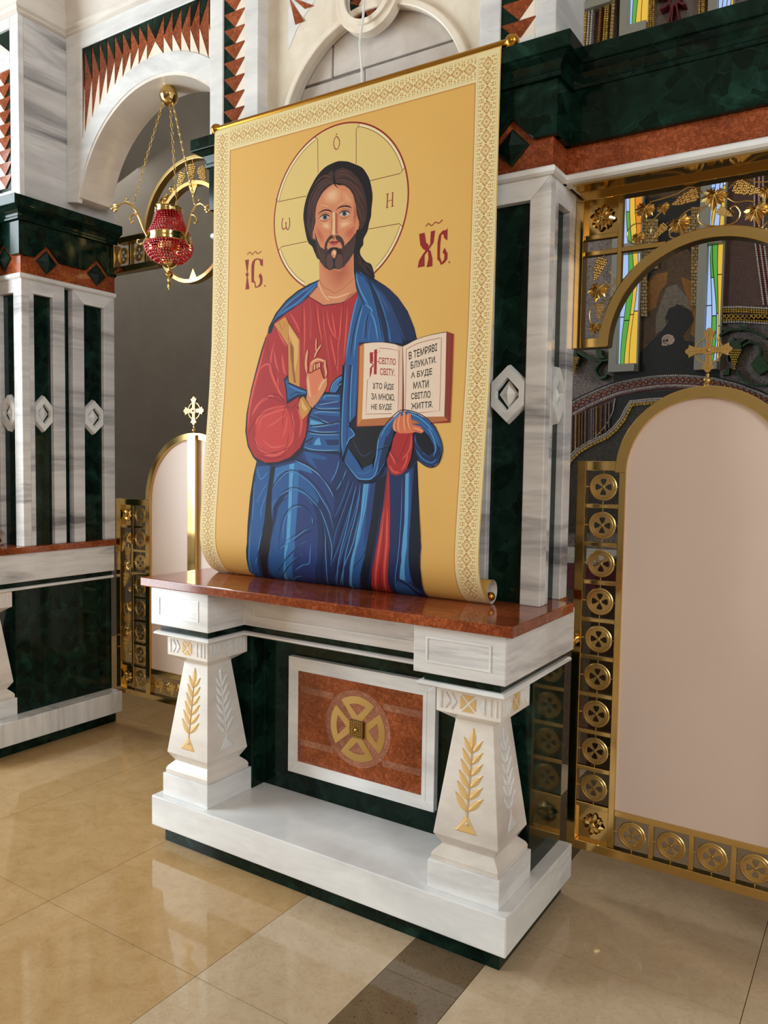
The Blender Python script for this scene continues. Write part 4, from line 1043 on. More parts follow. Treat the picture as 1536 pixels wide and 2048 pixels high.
# ---- border
BP = Print(); CB, CO, CL_ = (243, 224, 170), (204, 148, 78), (212, 146, 82)
bw = .083; top = .004; s_in = .095
e0, e1 = BX0+.003, BX1-.003
def rect(p, c, x0, x1, s0, s1): p.poly(c, [(x0, s0), (x1, s0), (x1, s1), (x0, s1)])
rect(BP, CL_, e0, e0+bw+.004, top, SFRONT+.02); rect(BP, CL_, e1-bw-.004, e1, top, SFRONT+.02); rect(BP, CL_, e0, e1, top, s_in+.004)
rect(BP, CB, e0, e0+bw, top, SFRONT+.02); rect(BP, CB, e1-bw, e1, top, SFRONT+.02); rect(BP, CB, e0, e1, top, s_in)
Lb = Print.layer
def unit(p, cx, cs, ux, us, h):
    """one lozenge of the woven border; ux/us unit vectors along and across"""
    def q(a, b): return (cx+ux[0]*a*h+us[0]*b*h, cs+ux[1]*a*h+us[1]*b*h)
    def ring(r0, r1, c):
        for k in range(4):
            a = [(1, 0), (0, 1), (-1, 0), (0, -1)]; A, B_ = a[k], a[(k+1) % 4]
            p.poly(c, [q(A[0]*r0, A[1]*r0), q(B_[0]*r0, B_[1]*r0), q(B_[0]*r1, B_[1]*r1), q(A[0]*r1, A[1]*r1)]); Print.layer -= 1
    ring(.86, .70, CO); ring(.58, .48, CO)
    for P_ in ([(.22, 0), (0, .22), (-.22, 0), (0, -.22)],):
        p.poly(CO, [q(*v) for v in P_]); Print.layer -= 1
    for sx in (-1, 1):
        for sy in (-1, 1):
            p.poly(CO, [q(sx*.98, sy*.02), q(sx*.80, sy*.22), q(sx*.66, sy*.12), q(sx*.86, sy*-.04)]); Print.layer -= 1
            p.poly(CO, [q(sx*.72, sy*.32), q(sx*.56, sy*.48), q(sx*.44, sy*.36), q(sx*.58, sy*.22)]); Print.layer -= 1
            p.poly(CO, [q(sx*.36, sy*.62), q(sx*.20, sy*.80), q(sx*.12, sy*.66)]); Print.layer -= 1
            p.poly(CO, [q(sx*.95, sy*.62), q(sx*.80, sy*.78), q(sx*.72, sy*.62), q(sx*.86, sy*.50)]); Print.layer -= 1
            p.poly(CO, [q(sx*1.0, sy*.86), q(sx*.80, sy*1.06), q(sx*.66, sy*.92), q(sx*.84, sy*.74)]); Print.layer -= 1
            p.poly(CO, [q(sx*.50, sy*1.02), q(sx*.30, sy*1.18), q(sx*.18, sy*1.02), q(sx*.34, sy*.88)]); Print.layer -= 1
            p.poly(CO, [q(sx*1.0, sy*1.16), q(sx*.88, sy*1.32), q(sx*.70, sy*1.30), q(sx*.78, sy*1.16)]); Print.layer -= 1
            p.poly(CO, [q(sx*.42, sy*1.26), q(sx*.24, sy*1.38), q(sx*.06, sy*1.28), q(sx*.2, sy*1.2)]); Print.layer -= 1
            for k in range(3):
                p.poly(CO, [q(sx*(.10+.33*k), sy*1.48), q(sx*(.28+.33*k), sy*1.48), q(sx*(.19+.33*k), sy*1.62)]); Print.layer -= 1
    Print.layer += 0
h = .0228; nu = int((SFRONT+.02-.05)/(2*h))
Print.layer += 1
for k in range(nu):
    for cx in (e0+bw/2, e1-bw/2): unit(BP, cx, .046+2*h*k, (0, 1), (1, 0), h*1.0)
ntop = int((e1-e0-2*bw)/(2*h)); hh = (e1-e0-2*bw)/(2*ntop)
for k in range(ntop): unit(BP, e0+bw+hh*(2*k+1), .049, (1, 0), (0, 1), hh)
Print.layer += 1
BP.build('printed_border', cv)
cvb = bpy.data.objects.new('printed_border', cv.children[0].data); col.objects.link(cvb); cvb.parent = cv2
# ---- halo
HP = Print(); RED, DRED, HG, HL = (150, 38, 36), (116, 40, 30), (231, 200, 124), (243, 226, 182)
ringp = pts_of('T 375,540 390,455 480,260 585,135 720,68 820,68 960,160 1050,290 1075,420 1040,600 960,760 890,835 440,790 402,715')
sx = sum(p[0] for p in ringp); N_ = len(ringp)
def fitc(P):
    import numpy as np
    A = np.array([[2*a, 2*b, 1] for a, b in P]); bb = np.array([a*a+b*b for a, b in P]); r = np.linalg.lstsq(A, bb, rcond=None)[0]
    return float(r[0]), float(r[1]), float((r[2]+r[0]**2+r[1]**2)**.5)
hx, hs, hr = fitc(ringp)
def circ(r, n=96, a0_=0, a1_=2*math.pi): return [(hx+r*math.cos(a0_+(a1_-a0_)*k/n), hs+r*math.sin(a0_+(a1_-a0_)*k/n)) for k in range(n+1)]
HP.poly(HG, circ(hr)[:-1]); HP.line(RED, circ(hr), 3.3, False)
def inring(d): return 0
for spec, ends in (('T 605,322 603,150 586,136', ('T 592,150', 'T 404,464')), ('T 545,440 400,470 388,455', None), ('T 800,276 800,100 818,70', ('T 808,88', 'T 1038,306')), ('T 868,363 1025,325 1051,290', None), ('T 862,610 1020,582 1042,600', ('T 1030,596', 'T 905,812')), ('T 548,673 418,700 400,722', ('T 412,718', 'T 530,900'))):
    if ends:
        A, B_ = pts_of(ends[0])[0], pts_of(ends[1])[0]; r = hr-.013
        t0, t1 = math.atan2(A[1]-hs, A[0]-hx), math.atan2(B_[1]-hs, B_[0]-hx)
        if t1-t0 > math.pi: t1 -= 2*math.pi
        if t1-t0 < -math.pi: t1 += 2*math.pi
        HP.line(HL, circ(hr-.0072, 24, t0, t1), 4.5, False); HP.line(DRED, circ(r, 24, t0, t1), 1.1, False)
    HP.line(DRED, spec, 1.4, False)
HP.build('printed_halo', cv)
# ---- lettering on the gold ground
LP = Print()
def ltr(P, sm=False): LP.poly(RED, P, sm)
ltr('S 112,440 198,428 178,600 170,700 150,702 135,600'); LP.poly(RED, pts_of('S 122,760 140,720 158,708 178,720 190,760 178,795 158,808 138,795')); ltr('S 150,808 170,808 190,950 206,1075 120,1090 135,940')
ltr('S 255,930 250,700 252,560 275,470 320,420 380,402 440,412 480,440 502,395 502,580 445,545 440,480 415,435 375,428 335,450 318,520 310,640 306,880 335,930 350,1010 345,1050 330,1048 322,960 290,930')
ltr('S 445,725 490,800 495,900 480,970 440,1020 380,1045 335,1050 345,1028 395,1010 430,960 442,890 430,830 408,795')
ltr('S 530,1010 545,985 568,1005 548,1032')
LP.line(RED, 'S 160,330 190,285 225,268 270,318 335,255 385,300 430,280 470,242', 1.9, True)
LP.build('printed_monogram', cv); LP = Print()
# second monogram (shape as on the right of the halo)
ltr('T 1122,635 1150,628 1158,680 1172,690 1158,722 1140,710 1128,690'); ltr('T 1182,622 1204,616 1196,680 1168,720 1150,745 1150,800 1114,808 1122,770 1140,740 1160,712 1178,690')
ltr('T 1166,712 1180,720 1190,760 1190,800 1160,806 1170,760'); 
ltr('T 1215,765 1216,680 1224,640 1242,618 1262,614 1268,604 1266,668 1250,655 1246,635 1236,640 1230,690 1228,752 1238,780 1234,794 1226,776')
ltr('T 1252,705 1268,735 1266,765 1250,785 1232,794 1236,784 1250,765 1252,742 1242,728'); ltr('T 1271,778 1276,774 1281,779 1276,785')
LP.line(RED, 'T 1156,596 1170,582 1186,592 1206,574 1222,580 1242,562', 1.9)
LP.build('printed_monogram', cv); LP = Print()
LP.line(RED, pts_of('T 700,135 712,150 715,170 708,195 697,202 688,190 685,168 690,146 700,135'), 1.9); LP.line(RED, 'T 696,130 703,120', 2)
LP.build('printed_letter', cv); LP = Print()
LP.line(RED, 'T 961,430 958,500', 2.6, False); LP.line(RED, 'T 987,424 985,494', 2.6, False); LP.line(RED, 'T 959,468 986,460', 1.3, False)
for a in ('T 953,432 967,427', 'T 951,502 966,498', 'T 981,426 993,421', 'T 979,496 993,492'): LP.line(RED, a, 1.3, False)
LP.build('printed_letter', cv); LP = Print()
LP.line(RED, 'T 426,552 420,575 422,605 432,610 440,598 440,575', 2.3); LP.line(RED, 'T 440,598 448,612 456,604 460,580 458,550', 2.3); LP.line(RED, 'T 437,582 444,576', 2.2, False)
LP.build('printed_letter', cv)
# ---- figure
G = Print()
NAVY, BLU, MID, LIT, IND, ICE = (22, 26, 42), (44, 88, 146), (58, 112, 172), (92, 160, 208), (46, 62, 118), (140, 190, 220)
R0, R1, R2, RD = (176, 44, 44), (204, 62, 56), (220, 92, 80), (112, 24, 32)
GO, GOL, GOD = (206, 142, 66), (226, 172, 100), (150, 92, 40)
# silhouettes in the dark outline colour
G.poly(NAVY, 'T 612,868 560,890 500,925 440,975 388,1040 352,1112 338,1190 B 338,30 315,100 288,200 260,310 238,430 232,520 244,595 272,652 290,672 273,745 256,855 246,965 241,1085 241,1185 253,1232 287,1270 480,1300 640,1319 780,1339 880,1349 980,1356 1060,1366 1152,1376 1140,1320 1132,1110 1122,905 1112,668 1150,695 1190,702 1226,676 1241,615 1230,560 1195,495 1165,450 1120,418 T 1112,1178 1098,1118 1063,1030 1012,957 952,902 890,862 800,790 700,800')
# hair behind
HB, HM, HLt, HK = (38, 24, 24), (70, 44, 38), (108, 70, 58), (26, 15, 15)
G.poly(HK, 'T 690,268 712,262 735,262 760,265 800,280 830,295 850,320 868,355 880,405 884,450 878,510 876,545 866,580 858,620 838,660 836,690 822,712 822,740 848,775 876,790 890,830 892,862 860,880 800,830 770,780 620,770 590,735 575,700 555,680 543,640 530,560 532,510 540,470 552,430 575,380 605,330 645,290', True)
# neck and chest skin
SK, SKL, SKD, SKO = (216, 138, 96), (238, 188, 142), (186, 98, 68), (120, 58, 40)
G.poly(SK, 'T 610,775 612,870 556,952 632,998 740,984 804,930 788,830 784,700')
G.blob(SK, SKD, 'T 620,790 700,830 770,750 786,720 786,840 760,880 700,926 650,880', 7, .2)
G.line(SKO, 'T 612,870 632,905 660,920 694,936 730,915 770,880 786,860', .8); G.line(SKL, 'T 606,880 620,920 640,955 660,975', 2.5); G.soft(SK, SKL, 'T 650,955 700,960 770,935', 6)
# face
G.poly(SK, 'F 560,355 640,370 720,375 790,415 850,500 885,620 905,780 930,900 940,960 900,1040 880,1150 860,1290 800,1420 700,1560 570,1600 480,1560 390,1450 340,1300 300,1180 275,1100 278,1000 300,900 300,780 320,650 370,540 440,440', True)
G.blob(SK, SKL, 'F 450,450 560,385 660,410 690,540 600,650 440,640 400,540')
G.blob(SK, (228, 160, 114), 'F 680,440 770,480 840,580 850,660 760,650 690,560')
G.blob(SK, SKL, 'F 390,935 460,900 520,925 525,1010 460,1020 400,990'); G.blob(SK, SKL, 'F 640,905 720,880 810,880 840,925 760,980 690,1010 640,995')
G.blob(SK, (200, 104, 74), 'F 300,950 360,1000 420,1090 440,1180 400,1240 340,1160 300,1050'); G.blob(SK, (198, 100, 72), 'F 740,1020 840,970 890,910 890,1050 850,1150 780,1180 720,1120')
G.blob(SK, (186, 94, 66), 'F 855,560 885,640 908,780 905,900 870,980 850,900 858,780')
# beard
G.poly(HM, 'F 290,1040 330,1180 370,1270 430,1310 470,1290 520,1270 580,1265 650,1280 700,1300 740,1240 800,1180 850,1120 885,1060 890,1180 870,1290 850,1380 790,1470 720,1560 650,1605 575,1590 510,1615 440,1580 370,1490 330,1400 310,1280')
G.poly(HM, 'F 430,1300 440,1220 470,1160 510,1110 550,1100 560,1140 510,1170 480,1215 465,1290 480,1330 420,1370'); G.poly(HM, 'F 590,1110 640,1100 690,1140 720,1200 730,1290 740,1340 690,1320 690,1260 660,1200 600,1160')
G.poly(SK, 'F 470,1260 520,1240 570,1262 640,1235 680,1240 690,1285 650,1300 610,1280 560,1275 510,1290 480,1320')
G.poly(HB, 'F 480,1340 510,1290 560,1275 620,1280 660,1300 690,1350 700,1450 680,1560 620,1600 575,1590 510,1610 460,1560 450,1440')
G.poly((92, 60, 50), 'F 470,1400 510,1370 550,1440 560,1540 530,1595 480,1570 460,1500', True); G.poly((92, 60, 50), 'F 600,1440 640,1380 690,1400 695,1500 660,1590 610,1590 585,1530', True)
G.poly(SK, 'F 545,1330 580,1312 608,1340 600,1400 575,1440 545,1410 530,1370', True); G.poly(SKL, 'F 555,1340 580,1325 600,1350 590,1385 560,1380', True)
for a in ('F 350,1300 380,1420 440,1550', 'F 390,1300 420,1420 470,1500', 'F 340,1200 350,1330 400,1460', 'F 830,1180 800,1330 740,1460', 'F 870,1150 850,1290 800,1420', 'F 780,1240 750,1360 710,1470'): G.line((112, 76, 62), a, 1.0, True, .4)
# mouth
G.poly((150, 52, 46), 'F 490,1205 530,1190 560,1180 580,1190 620,1178 665,1195 610,1225 560,1232'); G.poly((196, 88, 76), 'F 500,1210 560,1228 650,1200 610,1245 560,1258 525,1240')
G.line((92, 30, 28), 'F 490,1205 540,1215 575,1210 610,1210 665,1196', .8)
# nose
G.poly(SKL, 'F 545,770 590,760 590,900 590,1080 575,1100 555,1100 545,1080 552,900'); G.poly((176, 92, 64), 'F 592,760 625,800 620,1040 625,1070 600,1085 592,1060')
G.line(SKO, 'F 545,760 540,900 545,1000 525,1050 520,1080 540,1095 575,1105 610,1095 628,1075 620,1040', .9); G.line((150, 80, 56), 'F 592,760 592,1060', .8, False)
G.poly((140, 66, 50), 'F 560,1115 580,1115 578,1165 562,1165')
# brows and eyes
G.line((58, 34, 30), 'F 330,800 370,765 430,735 490,735 530,755 545,770', 3.2, True, .35); G.line((58, 34, 30), 'F 600,740 640,700 700,678 760,675 810,690 830,710', 3.4, True, .35)
G.line((150, 84, 60), 'F 350,820 400,780 460,775 520,800', 1.2, True, .3); G.line((150, 84, 60), 'F 640,770 700,720 780,725 840,750', 1.2, True, .3)
G.line((240, 200, 160), 'F 360,660 440,665 500,690', 1.0, True, .3); G.line((240, 200, 160), 'F 620,680 680,630 740,610', 1.0, True, .3)
for e, iris in (('F 362,858 400,822 440,808 480,820 500,840 470,862 420,872 388,868', (440, 840)), ('F 650,802 685,770 730,755 770,765 798,787 770,812 720,822 684,816', (724, 787))):
    G.poly((204, 188, 176), e, True); cx_, cy_ = iris
    G.poly((92, 96, 108), [fr((cx_+34*math.cos(2*math.pi*k/14), cy_+36*math.sin(2*math.pi*k/14)), 'F') for k in range(14)]); G.poly((24, 20, 26), [fr((cx_+19*math.cos(2*math.pi*k/12), cy_-4+22*math.sin(2*math.pi*k/12)), 'F') for k in range(12)])
G.line((50, 28, 26), 'F 345,860 395,815 445,798 490,812 508,835', 2.6, True, .3); G.line((50, 28, 26), 'F 635,805 680,760 730,745 780,755 815,785', 2.6, True, .3)
G.line((150, 74, 54), 'F 365,880 430,905 495,870', 1.3, True, .3); G.line((150, 74, 54), 'F 655,835 720,860 795,820', 1.3, True, .3)
G.soft((216, 138, 96), SKL, 'F 380,905 440,925 510,895', 2.4); G.soft((216, 138, 96), SKL, 'F 660,870 730,880 820,840', 2.4)
# hair over the forehead and at the sides
G.poly(HM, 'F 560,345 500,380 440,420 380,510 330,610 300,700 295,860 275,980 262,1060 285,1170 240,1160 200,1060 170,960 180,800 220,640 270,500 340,380 440,250 540,150 572,210')
G.poly(HM, 'F 572,210 590,150 700,110 820,160 930,270 1000,400 1040,560 1060,720 1050,860 1000,980 950,1030 940,900 905,800 890,660 850,510 800,430 720,370 640,340 600,330')
G.line(HK, 'F 572,90 575,180 565,260 572,330 600,380 640,415', 2.6, True, .3)
for a in ('F 560,340 470,360 380,440 310,560 270,700 250,860', 'F 560,330 450,330 350,410 270,540 225,700 205,860', 'F 555,310 440,290 330,370 240,520 195,700 180,850', 'F 540,270 440,230 340,300 250,420', 'F 300,740 270,880 250,1010 262,1080'):
    G.soft(HM, HLt, a, 3.4, 3, .3); 
for a in ('F 560,345 470,375 400,450 330,570', 'F 545,290 430,270 320,350 250,470', 'F 290,640 235,800 215,960', 'F 250,600 200,760 190,900', 'F 265,760 235,900 240,1050'): G.line(HK, a, 1.1, True, .3)
for a in ('F 600,330 700,330 820,390 900,500 950,640', 'F 590,310 720,300 860,370 960,500 1010,640', 'F 590,270 700,210 820,250 930,350', 'F 600,230 680,160 790,190', 'F 880,520 950,640 1000,790 1010,900', 'F 900,640 950,780 970,900'):
    G.soft(HM, HLt, a, 3.4, 3, .3)
for a in ('F 600,340 720,350 830,420 900,560', 'F 590,290 720,260 850,310 950,420', 'F 890,560 970,700 1020,860', 'F 900,700 940,820 950,960', 'F 960,560 1030,700 1045,860'): G.line(HK, a, 1.1, True, .3)
G.poly((212, 130, 92), 'F 262,1060 275,1020 285,1100 280,1170 262,1140'); G.poly((212, 130, 92), 'F 915,900 935,870 942,940 930,1020 910,1020')
# braid over the shoulder
for a in ('F 900,1380 950,1440 980,1520 1050,1580', 'F 890,1440 960,1520 1040,1620 1120,1700', 'F 1000,1510 1080,1560 1130,1640'): G.soft(HK, HM, a, 6, 3, .3)
# red tunic on the chest
G.poly(R0, 'T 556,956 632,1001 740,987 804,932 812,965 790,1040 766,1130 746,1278 B 735,190 728,235 690,265 668,318 545,308 455,292 440,262 400,150 360,60 T 365,1170 380,1092 430,1050 470,1020')
for q in ('H 890,260 905,420 905,650 900,760', 'H 1110,380 1140,560 1190,690 1250,760', 'H 1310,320 1290,560 1260,900 1250,1200', 'H 1060,380 1080,640 1130,980 1170,1280', 'H 1380,350 1360,640 1330,1000', 'H 990,320 1010,560 1050,800', 'H 820,320 830,600 820,1000', 'H 1180,420 1210,620 1230,740', 'H 1150,700 1200,940 1240,1150', 'H 640,420 720,560 770,680'):
    G.soft(R0, R2, q, 7, 4, .35)
for q in ('H 870,205 1060,325 1095,325 1310,288 1400,205 1490,150', 'H 800,285 795,500 780,740', 'H 900,240 905,500 905,700', 'H 940,260 990,560 1030,760', 'H 1050,350 1060,560 1110,860 1170,1260', 'H 1325,290 1310,500 1300,640', 'H 1090,345 1310,300', 'H 1210,1180 1250,1000 1290,700', 'H 585,460 680,620 765,760'):
    G.line(RD, q, 1.2, True, .2)
# gold clavus
G.poly(GO, 'H 440,570 580,470 618,548 765,772 765,1372 622,1322 616,850'); G.poly(GOL, 'H 615,560 640,600 750,770 740,1000 700,1200 690,860 625,690'); G.poly(GOD, 'H 640,780 690,870 690,1100 720,1320 690,1310 650,1000'); G.line(GOD, 'H 500,540 540,650 580,560', 1.3, False); G.line(RD, 'H 440,575 616,850 622,1322', 1.1, False); G.line(GOD, 'H 618,550 620,840', 1.0, False)
# mantle strip on the figure's right shoulder
G.poly(BLU, 'T 606,876 565,897 505,932 445,982 394,1045 360,1112 346,1165 366,1098 400,1062 450,1030 520,985 560,945 600,900'); G.poly(IND, 'T 560,905 500,945 440,1000 420,1030 470,1000 530,955')
for q in ('T 604,885 560,930 500,985 440,1025 395,1060', 'T 590,890 530,930 460,985 400,1045'): G.soft(BLU, LIT, q, 3.2, 3, .3)
G.line(NAVY, 'T 602,902 560,950 520,988 450,1034 400,1066 368,1100', 1.6)
# red sleeve
G.poly(R0, 'H 400,680 440,580 610,850 612,1220 570,1260 590,1420 600,1580 750,1490 760,1500 740,1640 800,1790 850,1720 H 880,1690 850,1850 B 552,470 540,545 512,605 462,652 400,676 335,680 278,648 250,590 239,520 244,430 266,310 294,200 322,100 344,20')
for q in ('B 330,90 305,190 275,300 255,400 246,500', 'B 380,60 360,180 380,260 420,340', 'B 300,520 290,470 330,420 400,395 440,390', 'B 280,540 300,600 350,625 420,600', 'B 470,420 480,500 470,570 440,610', 'B 500,400 520,470 510,550', 'B 360,330 300,380 265,440', 'B 330,640 390,640 450,610', 'B 400,240 400,300 430,350', 'B 420,120 430,200 440,230', 'H 250,1150 330,1080 410,1100', 'H 480,640 540,760 600,860', 'H 440,900 460,1050 500,1180', 'H 300,1560 380,1480 440,1500'):
    G.soft(R1 if q[0] == 'B' else R0, R2, q, 8, 4, .35)
G.poly(R1, 'B 285,500 320,440 400,405 440,400 470,440 480,520 455,590 400,620 340,620 300,590', True)
for q in ('B 300,520 320,450 400,415 450,405', 'B 340,500 390,470 440,430', 'B 420,560 440,500 450,440', 'B 320,560 370,600 440,590'): G.soft(R1, R2, q, 7, 4, .35)
for q in ('B 345,40 352,140 370,190 400,280 436,372', 'B 436,384 360,410 300,440 262,500 245,540', 'B 440,390 465,440 480,500 492,560', 'B 275,505 280,560 300,600 350,625 410,632', 'B 330,345 380,350 432,378', 'B 440,385 410,340 360,330 310,372', 'B 455,520 448,580 430,640', 'B 500,370 470,400 440,385', 'B 500,560 490,600', 'B 300,640 360,660 440,640', 'H 540,950 600,900', 'H 540,1080 600,980', 'H 600,1590 560,1700 545,1900'): G.line(RD, q, 1.3, True, .25)
# blue tuck at the elbow
G.poly(NAVY, 'H 562,1270 615,1214 628,1310 862,1412 855,1478 760,1492 600,1592 588,1420'); G.poly(BLU, 'H 582,1290 608,1250 622,1330 855,1428 840,1460 740,1470 610,1540 604,1420'); G.soft(BLU, LIT, 'H 612,1340 720,1400 850,1440', 3.5, 3); G.soft(BLU, LIT, 'H 598,1290 610,1400', 2.5, 3); G.line(NAVY, 'H 640,1480 720,1440 780,1450', 1.6)
# cuff
G.poly(GO, 'H 815,1488 860,1560 912,1640 880,1700 800,1790 765,1690 748,1600 770,1520'); G.poly(GOL, 'H 790,1520 840,1600 870,1650 830,1680 790,1620'); G.line(GOD, 'H 812,1492 850,1575 908,1650', 1.0); G.line(GOD, 'H 795,1510 835,1600 890,1670', 1.0)
# belt and waist folds
G.poly(BLU, 'W 605,590 930,590 930,1800 170,1740 200,1600 260,1400 290,1200 300,1050 380,900 470,740')
for c0, q in ((IND, 'W 480,720 930,740 930,860 440,850'), (IND, 'W 350,1000 920,1060 900,1180 700,1190'), (IND, 'W 420,1300 910,1220 900,1360 500,1360'), ((36, 50, 96), 'W 620,1530 900,1530 900,1640 680,1650'), (IND, 'W 220,1600 380,1500 330,1640'), (LIT, 'W 430,1540 500,1480 540,1640 380,1640'), (LIT, 'W 320,1120 610,1200 420,1235 310,1220'), (MID, 'W 720,560 760,400 870,290 970,230 960,300 880,400 850,560')): G.poly(c0, q)
for q in ('W 600,700 640,630 920,640', 'W 480,820 700,780 910,740', 'W 440,880 600,900 920,890', 'W 380,985 560,960 920,980', 'W 330,1050 520,1120 700,1195', 'W 330,1270 560,1250 910,1180', 'W 320,1340 560,1375 890,1370', 'W 290,1400 560,1430 900,1430', 'W 190,1680 420,1740 900,1745', 'W 215,1630 380,1530', 'W 640,1660 900,1650', 'W 720,540 770,400 860,300 960,235', 'W 860,520 900,420 960,380'): G.soft(BLU, ICE, q, 2.6, 3, .2)
for q in ('W 600,590 930,590', 'W 380,885 560,920 930,930', 'W 290,1050 500,1120 680,1210 920,1150', 'W 310,1250 480,1230 640,1210', 'W 260,1355 520,1400 910,1390', 'W 170,1715 420,1780 920,1780', 'W 200,1590 340,1510 380,1490', 'W 700,580 740,420 840,290 975,200'): G.line(NAVY, q, 2.6, True)
# large mantle on the right shoulder
G.poly((30, 42, 74), 'U 185,10 330,60 480,170 620,230 800,340 960,500 1080,680 1180,860 1250,1050 1295,1270 300,1300 W 1240,1040 1120,1190 970,1900 950,1600 990,620 1020,0 U 15,1600 60,1280 140,900 235,470 190,250')
G.poly(BLU, 'U 195,40 330,130 420,290 500,450 560,640 640,900 720,1300 250,1310 235,1740 2,1740 10,1620 30,1500 100,1060 170,760 240,490 215,250')
G.poly((38, 66, 116), 'U 480,220 620,480 720,800 800,1310 1050,1330 980,1000 860,680 700,420')
for q, c in (('U 200,60 240,260 330,470 430,640', LIT), ('U 240,490 190,640 110,1000 60,1300 20,1600', LIT), ('U 330,640 260,900 200,1200 160,1600', LIT), ('U 260,20 400,200 500,460 590,800 660,1290', MID), ('U 480,220 600,480 700,720 760,1000 810,1310', MID), ('U 400,800 350,1000 310,1290', MID), ('U 460,760 540,940 600,1290', LIT), ('U 560,340 700,560 800,760', (60, 86, 130)), ('U 860,720 960,960 1090,1300', (54, 70, 108)), ('U 740,870 790,1060 830,1310', MID), ('U 730,870 850,690', MID), ('U 770,1100 980,1010', MID), ('U 370,620 470,700 500,780', LIT), ('U 480,900 440,1100 430,1290', MID)):
    G.soft(BLU if c != (54, 70, 108) else (36, 48, 84), c, q, 5.2, 4, .25)
for q in ('U 175,0 190,160 230,340 300,520 355,650', 'U 320,580 240,820 160,1150 100,1600', 'U 300,60 430,250 540,560 620,900 690,1300', 'U 400,150 540,380 650,660 740,960 790,1300', 'U 430,790 390,950 380,1250', 'U 720,840 850,660', 'U 765,1085 960,990'): G.line(NAVY, q, 2.2, True, .2)
# strip left of the book
G.poly(BLU, 'W 1020,0 1290,0 1250,1040 1120,1190 1105,1260 1240,1420 1115,1520 975,1905 955,1600 985,700'); 
for q, c in (('W 1040,0 1000,600 970,1200 965,1560 985,1800', LIT), ('W 1180,0 1140,600 1130,1180', LIT), ('W 1250,100 1220,700 1200,1060', MID), ('W 1130,1290 1220,1420 1110,1520 1060,1640', LIT)): G.soft(BLU, c, q, 4.5, 4, .15)
G.poly(IND, 'W 1090,0 1150,0 1090,1000 1080,1560 1050,1600 1060,1000'); G.line(NAVY, 'W 1150,0 1115,700 1105,1180 1130,1230 1245,1420', 2.2, False); G.line(NAVY, 'W 985,0 960,700 935,1400 950,1800 975,1930', 3.0)
# lower mantle
G.poly((34, 48, 92), 'L 185,330 330,390 600,330 690,230 1090,260 1130,340 1290,550 1440,590 R 480,730 590,560 830,600 885,520 905,900 935,1400 935,1700 990,1925 R 700,1900 L 1440,1775 1100,1745 820,1700 560,1660 330,1635 170,1600 100,1540 88,1440 90,1290 120,950 150,650')
G.poly(BLU, 'L 185,400 330,390 330,480 290,760 260,1100 240,1620 170,1600 105,1540 92,1440 96,1290 125,950 155,650'); G.poly((28, 24, 32), 'L 345,400 390,400 350,640 345,900 365,1020 330,1300 320,1600 260,1620 240,1500 270,1000 300,700')
G.poly(IND, 'L 390,400 620,335 760,400 900,520 1010,720 1040,760 1030,980 900,760 760,560 600,460 540,455 440,540 360,650')
G.poly(BLU, 'L 360,640 450,540 560,455 650,480 780,590 870,760 850,840 760,720 640,645 540,650 440,720 370,850 355,1000 345,820')
G.poly(MID, 'L 390,420 560,370 650,350 780,430 800,480 640,430 550,430 440,500 365,600')
G.poly(BLU, 'L 395,1000 420,860 500,720 600,655 700,690 790,790 840,950 855,1150 850,1400 820,1690 560,1655 370,1630 325,1540 330,1300 360,1120')
G.poly(IND, 'L 640,680 720,720 800,830 840,960 850,1180 845,1400 815,1690 590,1660 600,1400 620,1000')
G.poly(LIT, 'L 545,380 600,365 580,560 570,800 560,1000 550,1200 530,1400 520,1660 480,1650 490,1440 510,1200 530,900 540,600'); G.poly(MID, 'L 600,365 650,370 640,700 620,1000 605,1300 585,1660 530,1655 550,1200 575,800')
G.poly(IND, 'L 700,230 1090,280 1090,350 1060,480 1000,600 880,480 740,350 680,300'); G.poly(BLU, 'L 700,230 960,300 930,330 790,310 850,430 740,340')
for q, c in (('L 390,520 480,450 580,430', LIT), ('L 600,335 740,400 880,500 980,640 1030,740', ICE), ('L 355,660 420,560 540,460 650,490 790,600 900,760 980,900 1030,1100', LIT), ('L 350,900 380,780 480,690 600,655 720,700 820,800 870,850', LIT), ('L 870,850 920,1000 940,1200 950,1500 960,1720', LIT), ('L 880,860 960,1080 1010,1300 1000,1480', LIT), ('L 1090,330 1060,450 1000,570', LIT), ('L 1170,430 1120,560 1060,660', LIT), ('L 990,640 1015,720', LIT), ('L 1210,520 1130,760 1040,960', MID), ('L 1250,560 1160,820 1060,1100 1020,1300', MID), ('L 1290,600 1200,900 1090,1260 1000,1500', MID), ('L 1330,600 1260,900 1150,1250 1080,1500 1040,1690', MID), ('L 1320,900 1240,1250 1150,1480 1110,1700', LIT), ('L 470,1200 480,1050 520,920 600,850 680,840', LIT), ('L 440,1300 560,1220 700,1110 800,1050', LIT), ('L 800,1040 790,940 750,870', LIT), ('L 410,1560 480,1440 600,1320 730,1215', LIT), ('L 460,1620 520,1500 600,1420 690,1365', LIT), ('L 600,1540 690,1480 765,1450 780,1250', LIT), ('L 575,1660 620,1610 685,1600', LIT), ('L 120,1040 105,1300 110,1480 160,1580', LIT), ('L 190,420 230,540 310,460', LIT), ('L 160,560 150,800 140,1000', LIT), ('L 300,580 220,720 190,800', LIT), ('L 300,680 240,860 230,960', LIT), ('L 250,1100 200,1340 170,1470', LIT), ('L 380,1040 350,1300 340,1560', MID), ('L 440,880 430,1080 420,1250', MID), ('L 420,1320 400,1500 400,1620', MID)):
    G.soft(BLU if c != MID else IND, c, q, 3.2, 3, .2)
